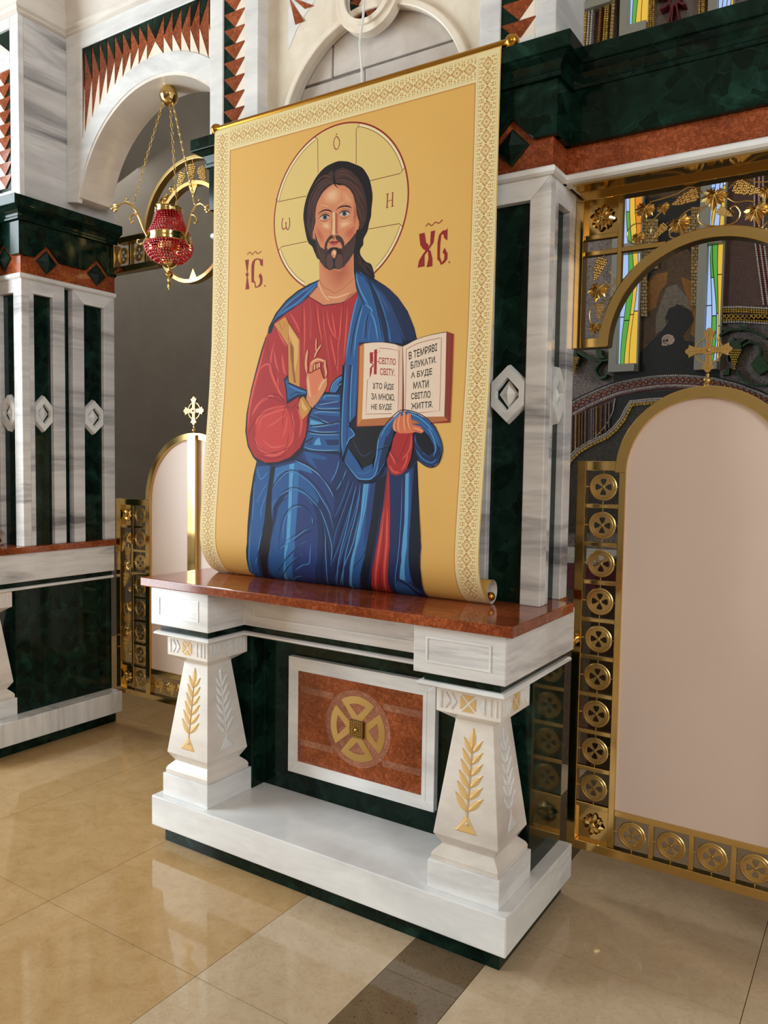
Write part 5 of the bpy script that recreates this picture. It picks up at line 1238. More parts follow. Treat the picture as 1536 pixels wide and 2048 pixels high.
for q in ('L 380,560 470,470 570,440 680,470 800,570 900,690 1000,880 1040,1000', 'L 365,820 430,720 540,640 650,640 760,720 860,830 900,900', 'L 430,1300 440,1140 480,960 560,850 640,820 730,850 790,940 800,1040 640,1130 520,1210 420,1310', 'L 560,1240 700,1140 810,1100', 'L 400,1590 470,1460 600,1320 730,1220', 'L 455,1630 520,1510 620,1410 690,1370', 'L 570,1660 620,1615', 'L 880,880 930,1050 960,1300 990,1450', 'L 900,1000 920,1300 930,1680', 'L 960,610 1080,680 1130,520 1160,420', 'L 600,320 700,360 850,460 960,600', 'L 1230,560 1130,840 1040,1100', 'L 1270,600 1170,900 1060,1260 1000,1460', 'L 1300,620 1220,900 1120,1260 1040,1560', 'L 1340,600 1270,960 1180,1290 1100,1660', 'L 180,1420 230,1250 260,1060', 'L 240,900 290,700', 'L 200,760 290,590', 'L 390,930 400,820 540,740', 'L 330,470 310,700 290,820'):
    G.line(NAVY, q, 1.7, True, .25)
# panels of the hanging mantle, red strip
G.poly(BLU, 'R 345,760 470,750 440,1000 400,1260 360,1500 300,1840 210,1825 200,1700 250,1400 310,1100'); G.poly(LIT, 'R 345,760 400,755 370,1000 310,1300 250,1560 225,1830 205,1800 205,1680 255,1400 315,1080'); G.poly(IND, 'R 420,755 470,750 440,1000 395,1270 350,1420 380,1000'); G.poly(NAVY, 'R 470,740 580,660 560,800 530,1050 470,1400 430,1850 390,1860 320,1840 360,1500 430,1100')
for q in ('R 60,1800 80,1650 150,1300 220,1000 270,760', 'R 120,1815 140,1650 220,1250 290,960 310,760', 'R 230,1640 300,1540 370,1440'): G.soft(BLU, LIT, q, 3, 3, .2)
G.soft(NAVY, IND, 'R 530,900 480,1300 420,1600 400,1850', 3, 3); G.line(NAVY, 'R 240,1620 310,1530 370,1440', 1.6); G.line((44, 88, 146), 'R 380,760 350,1000 300,1300 240,1600 260,1830', 1.2)
G.poly(R0, 'R 590,600 610,640 615,800 620,1100 615,1400 600,1600 600,1780 635,1890 430,1860 425,1750 460,1500 520,1200 560,900')
for q in ('R 560,960 520,1300 480,1600 470,1860', 'R 590,1000 580,1400 560,1700 570,1870'): G.soft(R0, R2, q, 9, 4, .2)
for q in ('R 590,620 560,960 520,1240 450,1560 425,1740', 'R 555,1100 540,1500 520,1860'): G.line(RD, q, 1.2)
G.poly(BLU, 'R 775,660 850,600 855,900 850,1400 850,1750 790,1760 715,1730 730,1560 760,1200'); G.poly(LIT, 'R 775,660 810,640 805,1000 790,1400 775,1740 715,1730 735,1550 765,1150'); G.poly(IND, 'R 825,620 860,600 865,1000 860,1400 865,1790 830,1760 840,1300')
G.poly(NAVY, 'R 865,560 890,540 905,900 930,1300 935,1700 950,1850 860,1790'); G.poly(BLU, 'R 690,1740 720,1760 800,1800 920,1900 990,1925 830,1915 700,1890 680,1820')
for q in ('R 740,700 730,1100 700,1500 670,1750 690,1880', 'R 780,1130 840,1180', 'R 780,1160 840,1215', 'R 720,1740 800,1770 950,1880', 'R 810,1840 900,1910', 'R 735,1790 760,1890'): G.soft(IND, LIT, q, 2.6, 3, .2)
G.line(NAVY, 'R 715,1735 800,1780 860,1830 960,1900', 2.2)
# dark pocket under the book and the looped edge
G.poly((26, 22, 28), 'R 275,160 560,160 520,280 480,440 430,550 340,590 200,380 235,300 265,240'); G.soft((26, 22, 28), (62, 78, 120), 'R 235,300 330,470 450,410', 3, 3)
G.poly(BLU, 'R 150,520 190,390 330,600 440,550 440,640 480,480 500,300 550,180 640,90 720,20 800,10 900,40 1000,100 1080,190 1140,330 1150,420 1110,540 1040,585 960,560 900,500 860,380 870,240 900,240 960,215 1010,260 1060,350 1075,420 1040,460 1010,470 970,400 880,160 700,100 650,200 640,300 590,420 560,560 500,660 430,710 320,712 265,690')
G.poly((24, 22, 30), 'R 870,235 910,235 965,215 1020,270 1065,360 1070,430 1045,455 1010,475 940,420 890,340')
G.poly((34, 46, 84), 'R 862,300 890,360 960,450 1010,480 1050,460 1075,430 1090,340 1130,380 1140,430 1105,535 1040,578 965,552 905,490 870,400'); G.poly((34, 46, 84), 'R 620,160 660,190 645,300 600,400 560,540 500,640 450,690 500,560 540,400 580,260')
for q, c in (('R 150,525 270,680 330,708 430,700 480,620 500,500', LIT), ('R 440,640 480,470 500,310 560,180 650,90 740,30', LIT), ('R 800,30 900,70 1000,150 1080,260 1120,380', MID), ('R 860,60 960,140 1040,240 1085,380 1060,480', LIT), ('R 480,400 600,360', LIT), ('R 260,640 360,650 440,600', MID), ('R 330,600 440,545', LIT), ('R 200,460 290,590', MID), ('R 880,400 950,500 1040,540 1100,500', MID), ('R 590,270 620,200', LIT)): G.soft(BLU, c, q, 4.2, 4, .2)
for q in ('R 145,530 270,700 330,740 430,735 520,680 580,540 600,420 650,320 665,210', 'R 200,380 330,600 345,590 440,545', 'R 560,160 640,70 720,10', 'R 860,240 865,380 905,500 970,565 1045,588 1115,545 1152,430 1140,320 1080,185 1000,95 900,35', 'R 490,410 610,370'): G.line(NAVY, q, 2.0)
# red sleeve of the holding arm
G.poly(R0, 'R 680,230 850,225 850,380 830,500 790,600 740,655 680,672 630,655 590,580 585,510 630,400 650,300')
for q in ('R 840,250 820,400 740,510', 'R 610,430 650,500 670,560', 'R 610,560 650,630 720,640', 'R 800,420 780,540 730,620'): G.soft(R0, R2, q, 7, 4, .3)
for q in ('R 815,240 770,360 710,500', 'R 620,410 660,480 735,550', 'R 655,490 668,550'): G.line(RD, q, 1.4, True, .3)
G.build('printed_robes', cv)
# ---- book
K_ = Print(); PG, PGS, WD, WDD, BK = (240, 214, 190), (226, 192, 166), (186, 112, 62), (140, 66, 44), (40, 28, 26)
K_.poly((150, 44, 40), 'K 112,345 190,310 700,352 1290,155 1385,190 1340,1370 90,1430'); K_.poly((206, 138, 68), 'K 135,355 195,315 165,1328 100,1420'); K_.poly(WD, 'K 165,1326 700,1300 720,1400 98,1418'); K_.poly(WDD, 'K 1288,165 1345,200 1310,1340 1262,1290'); K_.poly(WD, 'K 720,1310 1264,1282 1312,1345 1080,1372 720,1395')
for d in (18, 34): K_.line((120, 52, 36), 'K %d,%d %d,%d' % (1290+d, 170+d//2, 1264+d, 1288+d), .8, False)
K_.poly(PG, pts_of('K 195,316')+smooth_pts(pts_of('K 195,316 320,303 450,302 600,325 708,354'))+pts_of('K 700,1290 165,1328')); K_.poly(PGS, pts_of('K 640,335 708,354 700,1290 660,1290'))
K_.poly(PG, smooth_pts(pts_of('K 712,356 880,270 1060,210 1290,166'))+pts_of('K 1262,1290 728,1300')); K_.line((110, 60, 46), 'K 708,354 700,1290', 1.0, False); K_.line((90, 44, 34), 'K 190,312 320,300 450,299 600,322 708,350 880,266 1060,206 1292,160', 1.0)
RF = (170, 40, 40)
K_.line(RF, 'K 395,430 400,375 520,385 660,412 645,1215', 1.1, False); K_.line(RF, 'K 235,800 228,1000 216,1258 560,1252', 1.1, False); K_.line(RF, smooth_pts(pts_of('K 755,392 900,318 1060,272 1225,238'))+pts_of('K 1200,1215 930,1240'), 1.1, False); K_.line(RF, 'K 755,392 748,900 742,1200', 1.1, False)
for p_ in ('K 240,795 248,790 252,800 244,804', 'K 388,425 396,420 400,430 392,434'): K_.poly(RF, p_)
def text_tris(txt, bold):
    c = bpy.data.curves.new('lettering', 'FONT'); c.body = txt; c.offset = bold; c.resolution_u = 3
    o = bpy.data.objects.new('lettering', c); col.objects.link(o); dg = bpy.context.evaluated_depsgraph_get(); me = o.evaluated_get(dg).to_mesh(); me.calc_loop_triangles()
    V_ = [(v.co.x, v.co.y) for v in me.vertices]; T_ = [tuple(t.vertices) for t in me.loop_triangles]
    o.evaluated_get(dg).to_mesh_clear(); bpy.data.objects.remove(o); bpy.data.curves.remove(c)
    x0, x1 = min(v[0] for v in V_), max(v[0] for v in V_); y0, y1 = min(v[1] for v in V_), max(v[1] for v in V_)
    return [((x-x0)/(x1-x0), (y-y0)/(y1-y0)) for x, y in V_], T_
def text(pr, c, txt, tl, tr, br, bl, bold=.018, F_='K'):
    V_, T_ = text_tris(txt, bold); Print.layer += 1; z = .00035+Print.layer*.000002; k = pr.mi(c); W_ = []
    for u, v in V_:
        p = [(1-v)*((1-u)*bl[i]+u*br[i])+v*((1-u)*tl[i]+u*tr[i]) for i in (0, 1)]; q = fr(p, F_); W_.append((q[0], q[1], z))
    for t in T_: pr.tri.append(([W_[i] for i in t], k))
text(K_, RF, '-СВІТЛО', (368, 496), (616, 518), (614, 606), (368, 586)); text(K_, RF, 'СВІТУ.', (405, 642), (605, 655), (603, 748), (405, 736))
for txt, q in (('ХТО ЙДЕ', ((305, 815), (592, 836), (588, 945), (303, 935))), ('ЗА МНОЮ,', ((288, 978), (605, 992), (602, 1095), (288, 1076))), ('НЕ БУДЕ', ((288, 1126), (565, 1122), (560, 1215), (286, 1210))), ('В ТЕМРЯВІ', ((788, 430), (1168, 310), (1166, 412), (790, 532))), ('БЛУКАТИ.', ((815, 562), (1156, 482), (1154, 570), (815, 658))), ('А БУДЕ', ((818, 702), (1102, 642), (1100, 748), (818, 796))), ('МАТИ', ((850, 832), (1056, 798), (1054, 905), (850, 922))), ('СВІТЛО', ((820, 978), (1080, 944), (1078, 1040), (820, 1064))), ('ЖИТТЯ.', ((820, 1112), (1110, 1082), (1108, 1170), (820, 1198)))):
    text(K_, BK, txt, *q)
K_.poly(RF, 'K 328,400 366,388 360,725 322,728'); K_.poly(RF, 'K 268,436 306,440 310,560 280,575 268,560'); K_.line(RF, 'K 268,437 375,437', 1.2, False); K_.line(RF, 'K 270,570 310,585 310,612 288,618', 2.2); K_.poly(RF, 'K 328,615 298,640 296,700 266,782 270,640 300,620'); K_.line(RF, 'K 310,440 312,560', 1.0, False)
K_.build('printed_book', cv)
# lift the hands and the loop above the book print
G2 = Print()
G2.poly(BLU, 'R 500,300 550,180 640,90 720,20 800,10 900,40 1000,100 1080,190 1000,190 900,120 840,100 820,60 700,80 660,140 600,240 560,300')
for q, c in (('R 520,290 570,180 650,95 740,32', LIT), ('R 800,30 900,70 1000,150 1060,220', LIT), ('R 840,80 930,130 1000,200', MID), ('R 590,270 640,180', LIT)): G2.soft(BLU, c, q, 4.5, 4, .2)
for q in ('R 545,180 640,70 720,8 800,4 900,32 1000,92 1085,185', ): G2.line(NAVY, q, 2.0)
G2.build('printed_sleeve_loop', cv)
# ---- blessing hand and holding hand
Q = Print()
Q.poly(SK, 'H 860,1195 905,1200 960,1165 1030,1130 1065,1240 1080,1270 1120,1250 1118,1350 1080,1440 1000,1560 930,1640 900,1610 850,1520 860,1450 860,1400 850,1290')
Q.poly((222, 124, 84), 'H 905,1200 1020,1150 1060,1250 1000,1340 985,1480 930,1480 900,1340'); Q.soft(SK, SKL, 'H 868,1220 880,1330 890,1440 910,1500', 8, 4); Q.soft(SK, SKL, 'H 1100,1270 1050,1330 1010,1420', 8, 4)
for P_, w_ in (('H 862,1200 848,1090 855,980 872,888', 7.2), ('H 978,930 976,840 981,745', 4.2), ('H 955,1000 985,920 1048,825', 5.2), ('H 1098,1250 1105,1180 1090,1100 1098,1025', 6.6)):
    Q.line(SKO, P_, w_+1.2, True, .25); Q.line(SK, P_, w_, True, .25); Q.soft(SK, SKL, P_, w_*.55, 3, .3)
Q.poly(SK, 'H 895,1170 900,1090 920,1040 990,1000 1040,1010 1090,1030 1080,1055 1030,1045 960,1065 940,1100 930,1170', True); Q.line(SKL, 'H 915,1080 950,1035 1020,1015 1075,1038', 2.2)
for P_ in ('H 955,1150 962,1080', 'H 990,1135 995,1075', 'H 1020,1120 1018,1062'): Q.line(SKO, P_, 5.6, False); Q.line(SK, P_, 4.8, False); Q.line(SKL, P_, 1.6, False)
Q.line(SKO, 'H 905,1198 960,1166 1030,1130', .8); Q.line(SKO, 'H 1030,1135 1062,1240 1078,1262', .8); Q.line(SKO, 'H 860,1200 850,1300 862,1440 850,1520', .8)
Q.poly((224, 118, 80), 'R 665,100 690,75 830,40 835,130 850,150 930,170 965,215 940,242 880,225 850,235 800,240 720,240 665,215 650,160')
for P_, w_ in (('R 672,220 660,160 682,85', 7), ('R 715,230 700,150 725,35', 8), ('R 775,235 760,130 765,5', 8), ('R 830,225 800,120 805,30', 8), ('R 850,180 910,200 960,225', 8)):
    Q.line(SKO, P_, w_+1.0, True, .3); Q.line((226, 126, 86), P_, w_, True, .3); Q.soft((226, 126, 86), (244, 172, 124), P_, w_*.5, 3, .35)
Q.build('printed_hands', cv)
# ================================================================== SANCTUARY WALL: MOSAIC AND STAINED GLASS
WF = {'N': (1130, 330), 'V': (1130, 640), 'X': (1130, 0)}
def wp(F_, x, y):
    ox, oy = WF[F_]; p = at_y(ox+x/3.783, oy+y/3.783, YB); return (p.x, p.z)
def wpts(spec):
    out = []; F_ = None
    for tok in spec.split():
        if tok in WF: F_ = tok
        else: a, b = tok.split(','); out.append(wp(F_, float(a), float(b)))
    return out
def tess_mat(name, a, b, rough=.5, scale=90):
    m, nt, bs = new_mat(name); v = coords(nt); c = voro(nt, v, scale, 'F1', 'Color', .4); e = voro(nt, v, scale, 'DISTANCE_TO_EDGE', 'Distance', .4)
    hs = nd(nt, 'ShaderNodeSeparateColor'); nt.links.new(c, hs.inputs[0]); r = ramp(nt, hs.outputs[0], [(0, a), (1, b)])
    er = ramp(nt, e, [(0, (120, 120, 120)), (.08, (255, 255, 255))]); nt.links.new(mixc(nt, 1.0, r.outputs[0], er.outputs[0], 'MULTIPLY'), bs.inputs['Base Color']); bs.inputs['Roughness'].default_value = rough
tess_mat('mosaic_grey', (128, 116, 114), (150, 138, 134)); tess_mat('mosaic_brown', (84, 58, 52), (102, 72, 64)); tess_mat('mosaic_black', (12, 11, 13), (30, 28, 30)); tess_mat('mosaic_dark', (44, 40, 34), (74, 68, 56))
tess_mat('mosaic_umber', (74, 54, 32), (98, 72, 44)); tess_mat('mosaic_orange', (132, 86, 24), (156, 104, 34)); tess_mat('mosaic_stone', (104, 94, 80), (128, 116, 100)); tess_mat('mosaic_green', (18, 48, 22), (36, 80, 36)); tess_mat('mosaic_red', (96, 16, 30), (128, 28, 40))
tess_mat('mosaic_white', (196, 186, 176), (220, 212, 204)); tess_mat('mosaic_gold', (170, 132, 48), (212, 172, 84), .2, 60); tess_mat('mosaic_bone', (196, 168, 150), (208, 182, 164)); tess_mat('mosaic_straw', (152, 128, 84), (180, 154, 108), .3, 40)
ml = [0]
def wpoly(nm, mat, P, par=wall_back):
    if isinstance(P, str): P = wpts(P)
    ml[0] += 1; d = .004+.0007*ml[0]
    return MB().pxz(P, YB-d, YB+.001).build(nm, mat, par)
wpoly('mosaic_field', 'mosaic_grey', [(-2.3, .9), (1.5, .9), (1.5, 6.0), (-2.3, 6.0)])
wpoly('mosaic_field', 'mosaic_umber', [wp('N', 420, -800), wp('N', 1600, -800), wp('N', 1600, 300), wp('N', 420, 300)])
wpoly('mosaic_robe', 'mosaic_grey', 'X 690,260 700,60 720,-160 980,-160 1010,60 1020,200')
wpoly('mosaic_column', 'mosaic_brown', 'X 160,420 190,-200 400,-200 380,380'); wpoly('mosaic_column', 'mosaic_black', 'X 390,400 400,-200 470,-200 462,360')
wpoly('mosaic_panel', 'mosaic_brown', 'N 1200,1070 1205,-300 1450,-300 1440,560 1510,1070'); wpoly('mosaic_panel', 'mosaic_black', 'N 580,1475 580,250 1040,250 1010,1475')
wpoly('mosaic_figure', 'mosaic_umber', 'N 570,1480 570,1200 620,900 700,770 800,690 920,620 970,700 975,860 1005,1060 1005,1480'); wpoly('mosaic_swathe', 'mosaic_orange', 'N 620,1120 630,900 690,830 780,810 770,900 720,960 690,1080')
wpoly('mosaic_swathe', 'mosaic_orange', 'N 880,850 960,880 1000,1080 1000,1320 950,1280 980,1170 920,1000'); wpoly('mosaic_stone', 'mosaic_stone', 'N 690,1280 690,1140 770,930 850,905 930,1010 960,1110 890,1060 790,1090 760,1160 780,1230')
wpoly('mosaic_shadow', 'mosaic_black', 'N 760,1160 790,1085 830,1075 850,1052 880,1070 960,1110 978,1170 940,1225 890,1290 905,1330 1010,1345 V 1165,320 1165,460 900,470 600,500 370,520 378,370 560,260 640,180 740,80 790,10')  # black figure silhouette of the mosaic design
wpoly('mosaic_skull', 'mosaic_bone', [wp('V', 785+48*math.cos(a)*(1.0 if math.cos(a) > 0 else 1.05), 150+40*math.sin(a)) for a in [2*math.pi*k/20 for k in range(20)]]); wpoly('mosaic_skull_jaw', 'mosaic_bone', 'V 738,165 735,195 775,198 780,175')
for x, y, r in ((752, 160, 9), (775, 158, 10), (762, 176, 4)): wpoly('skull_socket', 'mosaic_black', [wp('V', x+r*math.cos(a), y+r*math.sin(a)) for a in [2*math.pi*k/10 for k in range(10)]])
# arched border band
arcn = [(20, 690), (50, 672), (150, 617), (270, 562), (400, 512), (550, 480), (700, 459), (840, 453), (985, 459), (1125, 476), (1300, 520), (1450, 575), (1600, 645)]
def offs(P, d):
    out = []
    for i, p in enumerate(P):
        a, b = P[max(i-1, 0)], P[min(i+1, len(P)-1)]; dx_, dy_ = b[0]-a[0], b[1]-a[1]; l_ = math.hypot(dx_, dy_); out.append((p[0]-dy_/l_*d, p[1]+dx_/l_*d))
    return out
def band(nm, mat, P, d0, d1, F_='V'): return wpoly(nm, mat, [wp(F_, *q) for q in offs(P, d0)]+[wp(F_, *q) for q in offs(P, d1)[::-1]])
wpoly('mosaic_lower_field', 'mosaic_dark', [wp('V', *q) for q in arcn]+[wp('V', 1600, 1600), wp('V', -100, 1600), wp('V', -100, 700)])
wpoly('mosaic_drapery', 'mosaic_brown', 'V 40,1000 45,720 150,665 270,620 385,590 375,680 340,770 290,840 230,890 130,940'); wpoly('mosaic_lower_shadow', 'mosaic_black', 'V 385,590 560,550 900,530 900,600 490,610 460,700 400,800 320,870 240,900 300,850 350,770 378,680')  # drapery, then the black part of the mosaic beside it
band('mosaic_band', 'mosaic_black', arcn, -50, -26); band('mosaic_band', 'mosaic_grey', arcn, -30, 24); band('mosaic_band', 'mosaic_red', arcn, 24, 34); band('mosaic_band', 'mosaic_stone', arcn, 34, 60); band('mosaic_band', 'mosaic_red', arcn, 60, 68)
def resample(P, step):
    out = []; acc = 0
    for a, b in zip(P[:-1], P[1:]):
        L_ = math.hypot(b[0]-a[0], b[1]-a[1]); t = -acc
        while t+step <= L_: t += step; out.append((a[0]+(b[0]-a[0])*t/L_, a[1]+(b[1]-a[1])*t/L_, math.atan2(b[1]-a[1], b[0]-a[0])))
        acc = L_-t
    return out
def tesserae(nm, mat, P, d, step, w_, h_, F_='V'):
    mb = MB(); ml[0] += 1; dd = .004+.0007*ml[0]
    for x, y, a in resample(offs(P, d), step):
        c, s_ = math.cos(a), math.sin(a); q = [wp(F_, x+u*c-v*s_, y+u*s_+v*c) for u, v in ((-w_/2, -h_/2), (w_/2, -h_/2), (w_/2, h_/2), (-w_/2, h_/2))]
        mb.pxz(q, YB-dd-.003, YB)
    o = mb.build(nm, mat, wall_back); o['kind'] = 'stuff'
ml[0] += 1; dd = .004+.0007*ml[0]+.002
for x, y, a in resample(arcn, 46):
    if x > 1560: continue
    MB().pxz([wp('V', x+23*math.cos(a+k*math.pi/2), y+23*math.sin(a+k*math.pi/2)) for k in range(4)], YB-dd, YB).build('mosaic_diamond', 'mosaic_red', wall_back)
    MB().pxz([wp('V', x+9*math.cos(k*math.pi/2), y+9*math.sin(k*math.pi/2)) for k in range(4)], YB-dd-.002, YB).build('mosaic_diamond_heart', 'mosaic_gold', wall_back)
tesserae('tesserae_row', 'mosaic_white', arcn, -33, 17, 13, 10); tesserae('tesserae_row', 'mosaic_white', arcn, 42, 18, 14, 11); tesserae('tesserae_row', 'mosaic_grey', arcn, 54, 18, 14, 11)
wave = [(20, 1130), (50, 1070), (110, 1005), (200, 950), (330, 890), (400, 830), (455, 760), (490, 690), (512, 645), (640, 632), (760, 625)]
tesserae('tesserae_row', 'mosaic_gold', wave, 0, 27, 22, 20); tesserae('tesserae_row', 'mosaic_white', wave, -18, 17, 13, 10); tesserae('tesserae_row', 'mosaic_white', wave, -32, 17, 13, 10)
pearl = [(388, 590), (372, 690), (335, 770), (285, 840), (235, 890)]; tesserae('tesserae_row', 'mosaic_white', pearl, 0, 9, 7, 7)
for x, m in ((62, 'mosaic_grey'), (92, 'mosaic_gold'), (120, 'mosaic_orange'), (140, 'mosaic_orange'), (165, 'mosaic_grey'), (212, 'mosaic_grey'), (228, 'mosaic_grey'), (248, 'mosaic_gold'), (285, 'mosaic_orange'), (320, 'mosaic_grey'), (345, 'mosaic_grey')):
    tesserae('tesserae_row', m, [(x, 715-(x-60)*.35), (x-4, 1000-(x-60)*.62)], 0, 14, 11, 10)
def bricks(nm, mat, x0, x1, y0, y1, F_, w_, h_):
    mb = MB(); ml[0] += 1; d = .004+.0007*ml[0]; j = 0; y = y0
    while y < y1:
        x = x0-(w_/2 if j % 2 else 0)
        while x < x1:
            a, b = max(x, x0), min(x+w_-4, x1)
            if b-a > 5: mb.pxz([wp(F_, a, y), wp(F_, b, y), wp(F_, b, y+h_-4), wp(F_, a, y+h_-4)], YB-d-.003, YB)
            x += w_
        y += h_; j += 1
    o = mb.build(nm, mat, wall_back); o['kind'] = 'stuff'
bricks('tesserae_wall', 'mosaic_straw', 585, 712, 420, 780, 'N', 33, 25); bricks('tesserae_wall', 'mosaic_straw', 582, 630, 780, 1140, 'N', 33, 25); bricks('tesserae_wall', 'mosaic_straw', 965, 1032, 330, 1060, 'N', 33, 25); bricks('tesserae_wall', 'mosaic_straw', 880, 965, 400, 620, 'N', 33, 25)
for d, m in ((0, 'mosaic_white'), (20, 'mosaic_red'), (34, 'mosaic_white'), (48, 'mosaic_red'), (64, 'mosaic_white')): tesserae('tesserae_row', m, [(1440, -200), (1440, 560), (1510, 1075)], -d, 16, 12, 12, 'N')
hor = [(1190, 1085), (1330, 1082), (1600, 1098)]
for d, m in ((0, 'mosaic_white'), (18, 'mosaic_gold'), (34, 'mosaic_gold'), (96, 'mosaic_gold'), (112, 'mosaic_white')): tesserae('tesserae_row', m, hor, d, 19, 14, 12, 'N')
for k in range(11): tesserae('tesserae_row', 'mosaic_gold', [(1200+34*k, 1137), (1232+34*k, 1170)], 0, 9, 8, 8, 'N'); tesserae('tesserae_row', 'mosaic_gold', [(1232+34*k, 1137), (1200+34*k, 1170)], 0, 9, 8, 8, 'N')
for x, m, s in ((180, 'mosaic_gold', 20), (205, 'mosaic_white', 12), (228, 'mosaic_white', 12), (290, 'mosaic_orange', 14), (328, 'mosaic_gold', 12), (346, 'mosaic_gold', 12), (384, 'mosaic_straw', 22)): tesserae('tesserae_row', m, [(x+18, -200), (x-22, 420)], 0, s+5, s, s, 'X')
for x in (652, 668, 686, 1030, 1050, 1064): tesserae('tesserae_row', 'mosaic_gold', [(x+8, -100), (x-6, 300)], 0, 15, 12, 12, 'X')
def wline(nm, mat, P, w_, F_='V'):
    P = [wp(F_, *q) for q in smooth_pts(P, False, 5)]; ml[0] += 1; d = .004+.0007*ml[0]; n = len(P); A, B_ = [], []
    for i in range(n):
        a, b = P[max(i-1, 0)], P[min(i+1, n-1)]; l_ = math.hypot(b[0]-a[0], b[1]-a[1]) or 1; nx, nz = -(b[1]-a[1])/l_*w_, (b[0]-a[0])/l_*w_
        A.append((P[i][0]+nx, P[i][1]+nz)); B_.append((P[i][0]-nx, P[i][1]-nz))
    MB().pxz(A+B_[::-1], YB-d, YB).build(nm, mat, wall_back)
for P_ in ([(1180, 130), (1250, 90), (1350, 80), (1450, 100), (1536, 150)], [(1350, 210), (1400, 180), (1460, 190), (1490, 240), (1480, 290)], [(1310, 390), (1350, 450), (1420, 490), (1536, 500)], [(100, 240), (200, 300), (300, 315), (378, 300)], [(300, 315), (250, 380), (280, 440), (330, 440)], [(130, 240), (180, 280), (240, 305)]): wline('vine_stem', 'mosaic_green', P_, .007)
for s in ('V 1195,60 1225,75 1240,90 1205,95', 'V 1340,50 1400,70 1330,95', 'V 1250,190 1290,140 1300,170 1390,155 1340,190 1355,250 1310,230 1240,260 1250,320 1235,300', 'V 1420,340 1480,260 1530,320 1560,380 1480,425 1440,390', 'V 1210,400 1260,370 1255,420 1205,430', 'V 255,225 300,235 300,270 330,300 280,300 262,270', 'V 290,435 345,420 330,445 290,460', 'V 70,240 110,255 130,300 125,350 80,260'): wpoly('mosaic_leaf', 'mosaic_green', s)
def bunch(cx, cy, w_, h_):
    mb = MB(); ml[0] += 1; d = .004+.0007*ml[0]
    for j in range(9):
        n = max(1, int(7*(1-j/9)))
        for i in range(n):
            x, y = cx+(i-(n-1)/2)*w_/7+(j % 2), cy+j*h_/9; mb.pxz([wp('V', x+w_/15*math.cos(a), y+w_/15*math.sin(a)) for a in [2*math.pi*k/7 for k in range(7)]], YB-d-.003, YB)
    o = mb.build('mosaic_grapes', 'mosaic_gold', wall_back); o['kind'] = 'stuff'
bunch(1295, 240, 110, 155); bunch(95, 295, 80, 125)
wline('robe_line', 'mosaic_red', [(800, -60), (805, 20), (820, 70), (860, 75), (890, 20), (880, -40)], .006, 'X')
for P_ in ([(825, 80), (815, 150), (798, 230)], [(835, 80), (830, 150), (822, 225)], [(862, 80), (875, 150), (886, 210)], [(810, -10), (750, 20), (710, 0)], [(800, 75), (770, 100), (740, 110)], [(880, 60), (910, 75), (930, 72)]): wline('robe_line', 'mosaic_red', P_, .005, 'X')
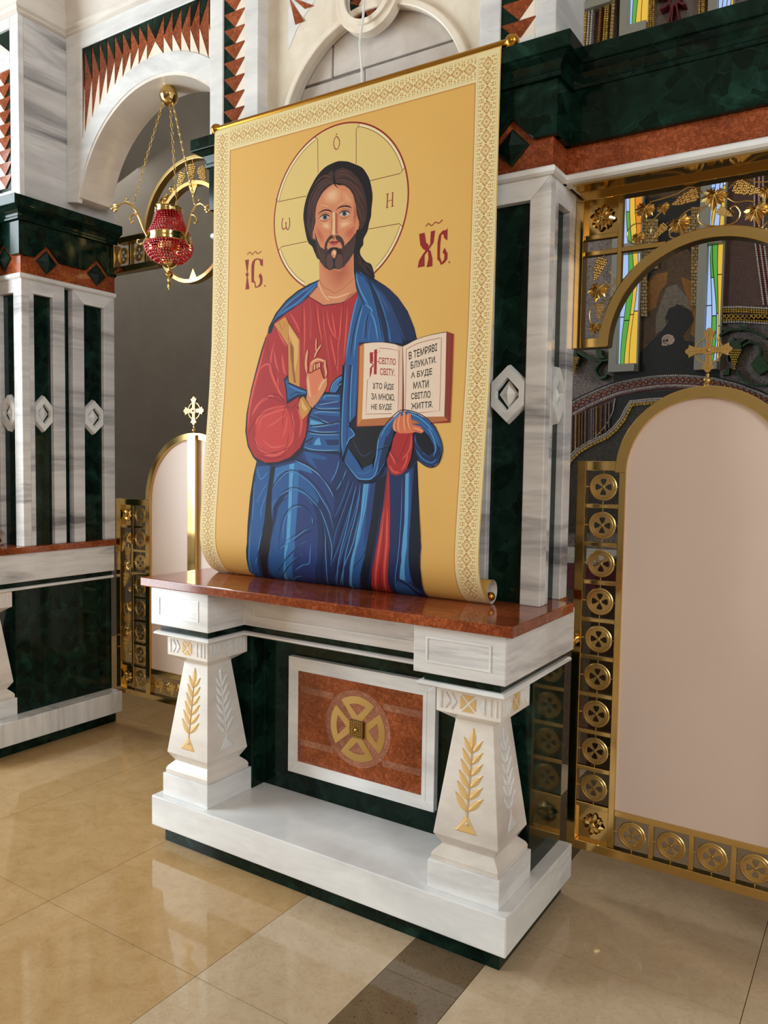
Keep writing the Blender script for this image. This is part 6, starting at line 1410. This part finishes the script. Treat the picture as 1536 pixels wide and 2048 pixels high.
# ---- stained glass
GC = {'glass_blue': (176, 204, 250), 'glass_white': (226, 236, 240), 'glass_green': (92, 170, 70), 'glass_yellow': (236, 190, 70), 'glass_amber': (226, 140, 40), 'glass_mint': (180, 226, 190)}
for k, c in GC.items(): plain(k, tuple(v*.5 for v in c), .1, 0, .5, c, .9)
plain('window_frame', (150, 150, 140), .4)
def stained(n, x0, x1, z0, z1, splits, seed, cols):
    fr_ = MB(); fw_ = .055; d0 = YB-.10
    fr_.box(x0-fw_, x0, d0, YB, z0-fw_, z1+fw_); fr_.box(x1, x1+.012, d0+.05, YB, z0-fw_, z1+fw_); fr_.box(x0, x1, d0, YB, z0-fw_, z0); fr_.box(x0, x1, d0, YB, z1, z1+fw_)
    for s in splits: fr_.box(x0, x1, d0, YB, s-.03, s+.03)
    wn = struct('window_%d' % n, fr_, 'window_frame'); WL[wn] = Vector((0, 0, 0))
    rnd = random.Random(seed); zz = [z0]+list(splits)+[z1]; W_ = x1-x0; nr = 4
    ph = [rnd.uniform(0, 6.3) for _ in range(nr+1)]
    def bd(i, z):
        if i == 0: return x0
        if i == nr: return x1
        return x0+W_*(i/nr+.05*math.sin(z*5.1+ph[i])+.9*(i/nr)*(1-i/nr)*math.sin(z*5.3+seed*1.7))
    for a, b in zip(zz[:-1], zz[1:]):
        a += .03 if a != z0 else 0; b -= .03 if b != z1 else 0
        for i in range(nr):
            z = a; j = rnd.randrange(9)
            while z < b-.01:
                h_ = min(b-z, rnd.uniform(.22, .42)); h_ = b-z if b-z-h_ < .12 else h_
                L_ = [(bd(i, z+.004+(h_-.008)*k/5)+.003, z+.004+(h_-.008)*k/5) for k in range(6)]; R_ = [(bd(i+1, z+.004+(h_-.008)*k/5)-.003, z+.004+(h_-.008)*k/5) for k in range(6)]
                R_ = [(max(r_[0], l_[0]+.006), r_[1]) for l_, r_ in zip(L_, R_)]
                MB().pxz(R_+L_[::-1], d0+.058, d0+.064).build('glass_piece', cols[i] if rnd.random() < .72 else cols[rnd.randrange(len(cols))], wn)
                z += h_; j += 1
    MB().box(x0, x1, d0+.066, d0+.07, z0, z1).build('leading', 'dark_gap', wn)
A, B_ = wp('V', 415, 345), wp('V', 552, 345)
stained(1, A[0], B_[0], A[1], 5.2, (wp('N', 500, 650)[1], 4.05, 4.62), 3, ['glass_blue', 'glass_green', 'glass_yellow', 'glass_blue', 'glass_white', 'glass_amber'])
A, B_ = wp('V', 1062, 325), wp('V', 1170, 325)
stained(2, A[0], B_[0], A[1], 5.2, (wp('N', 1130, 582)[1], 4.3), 8, ['glass_blue', 'glass_green', 'glass_blue', 'glass_yellow', 'glass_white', 'glass_green'])
A, B_ = wp('X', 155, 70), wp('X', 372, 70)
stained(3, A[0], B_[0], A[1], 5.6, (), 5, ['glass_white', 'glass_mint', 'glass_green', 'glass_mint'])
# clothed table glimpsed beside the royal door
tb = thing('cloth_table', 'small table under a red and white patterned cloth inside the sanctuary', 'table', (-1.50, 4.2, 0))
MB().box(-1.9, -1.25, 3.9, 4.5, .0, 1.06).build('table_body', 'mosaic_umber', tb); MB().box(-1.92, -1.23, 3.88, 4.52, 1.06, 1.075).build('cloth_top', 'mosaic_white', tb); MB().box(-1.925, -1.225, 3.875, 4.525, .93, 1.06).build('cloth_valance', 'mosaic_red', tb)
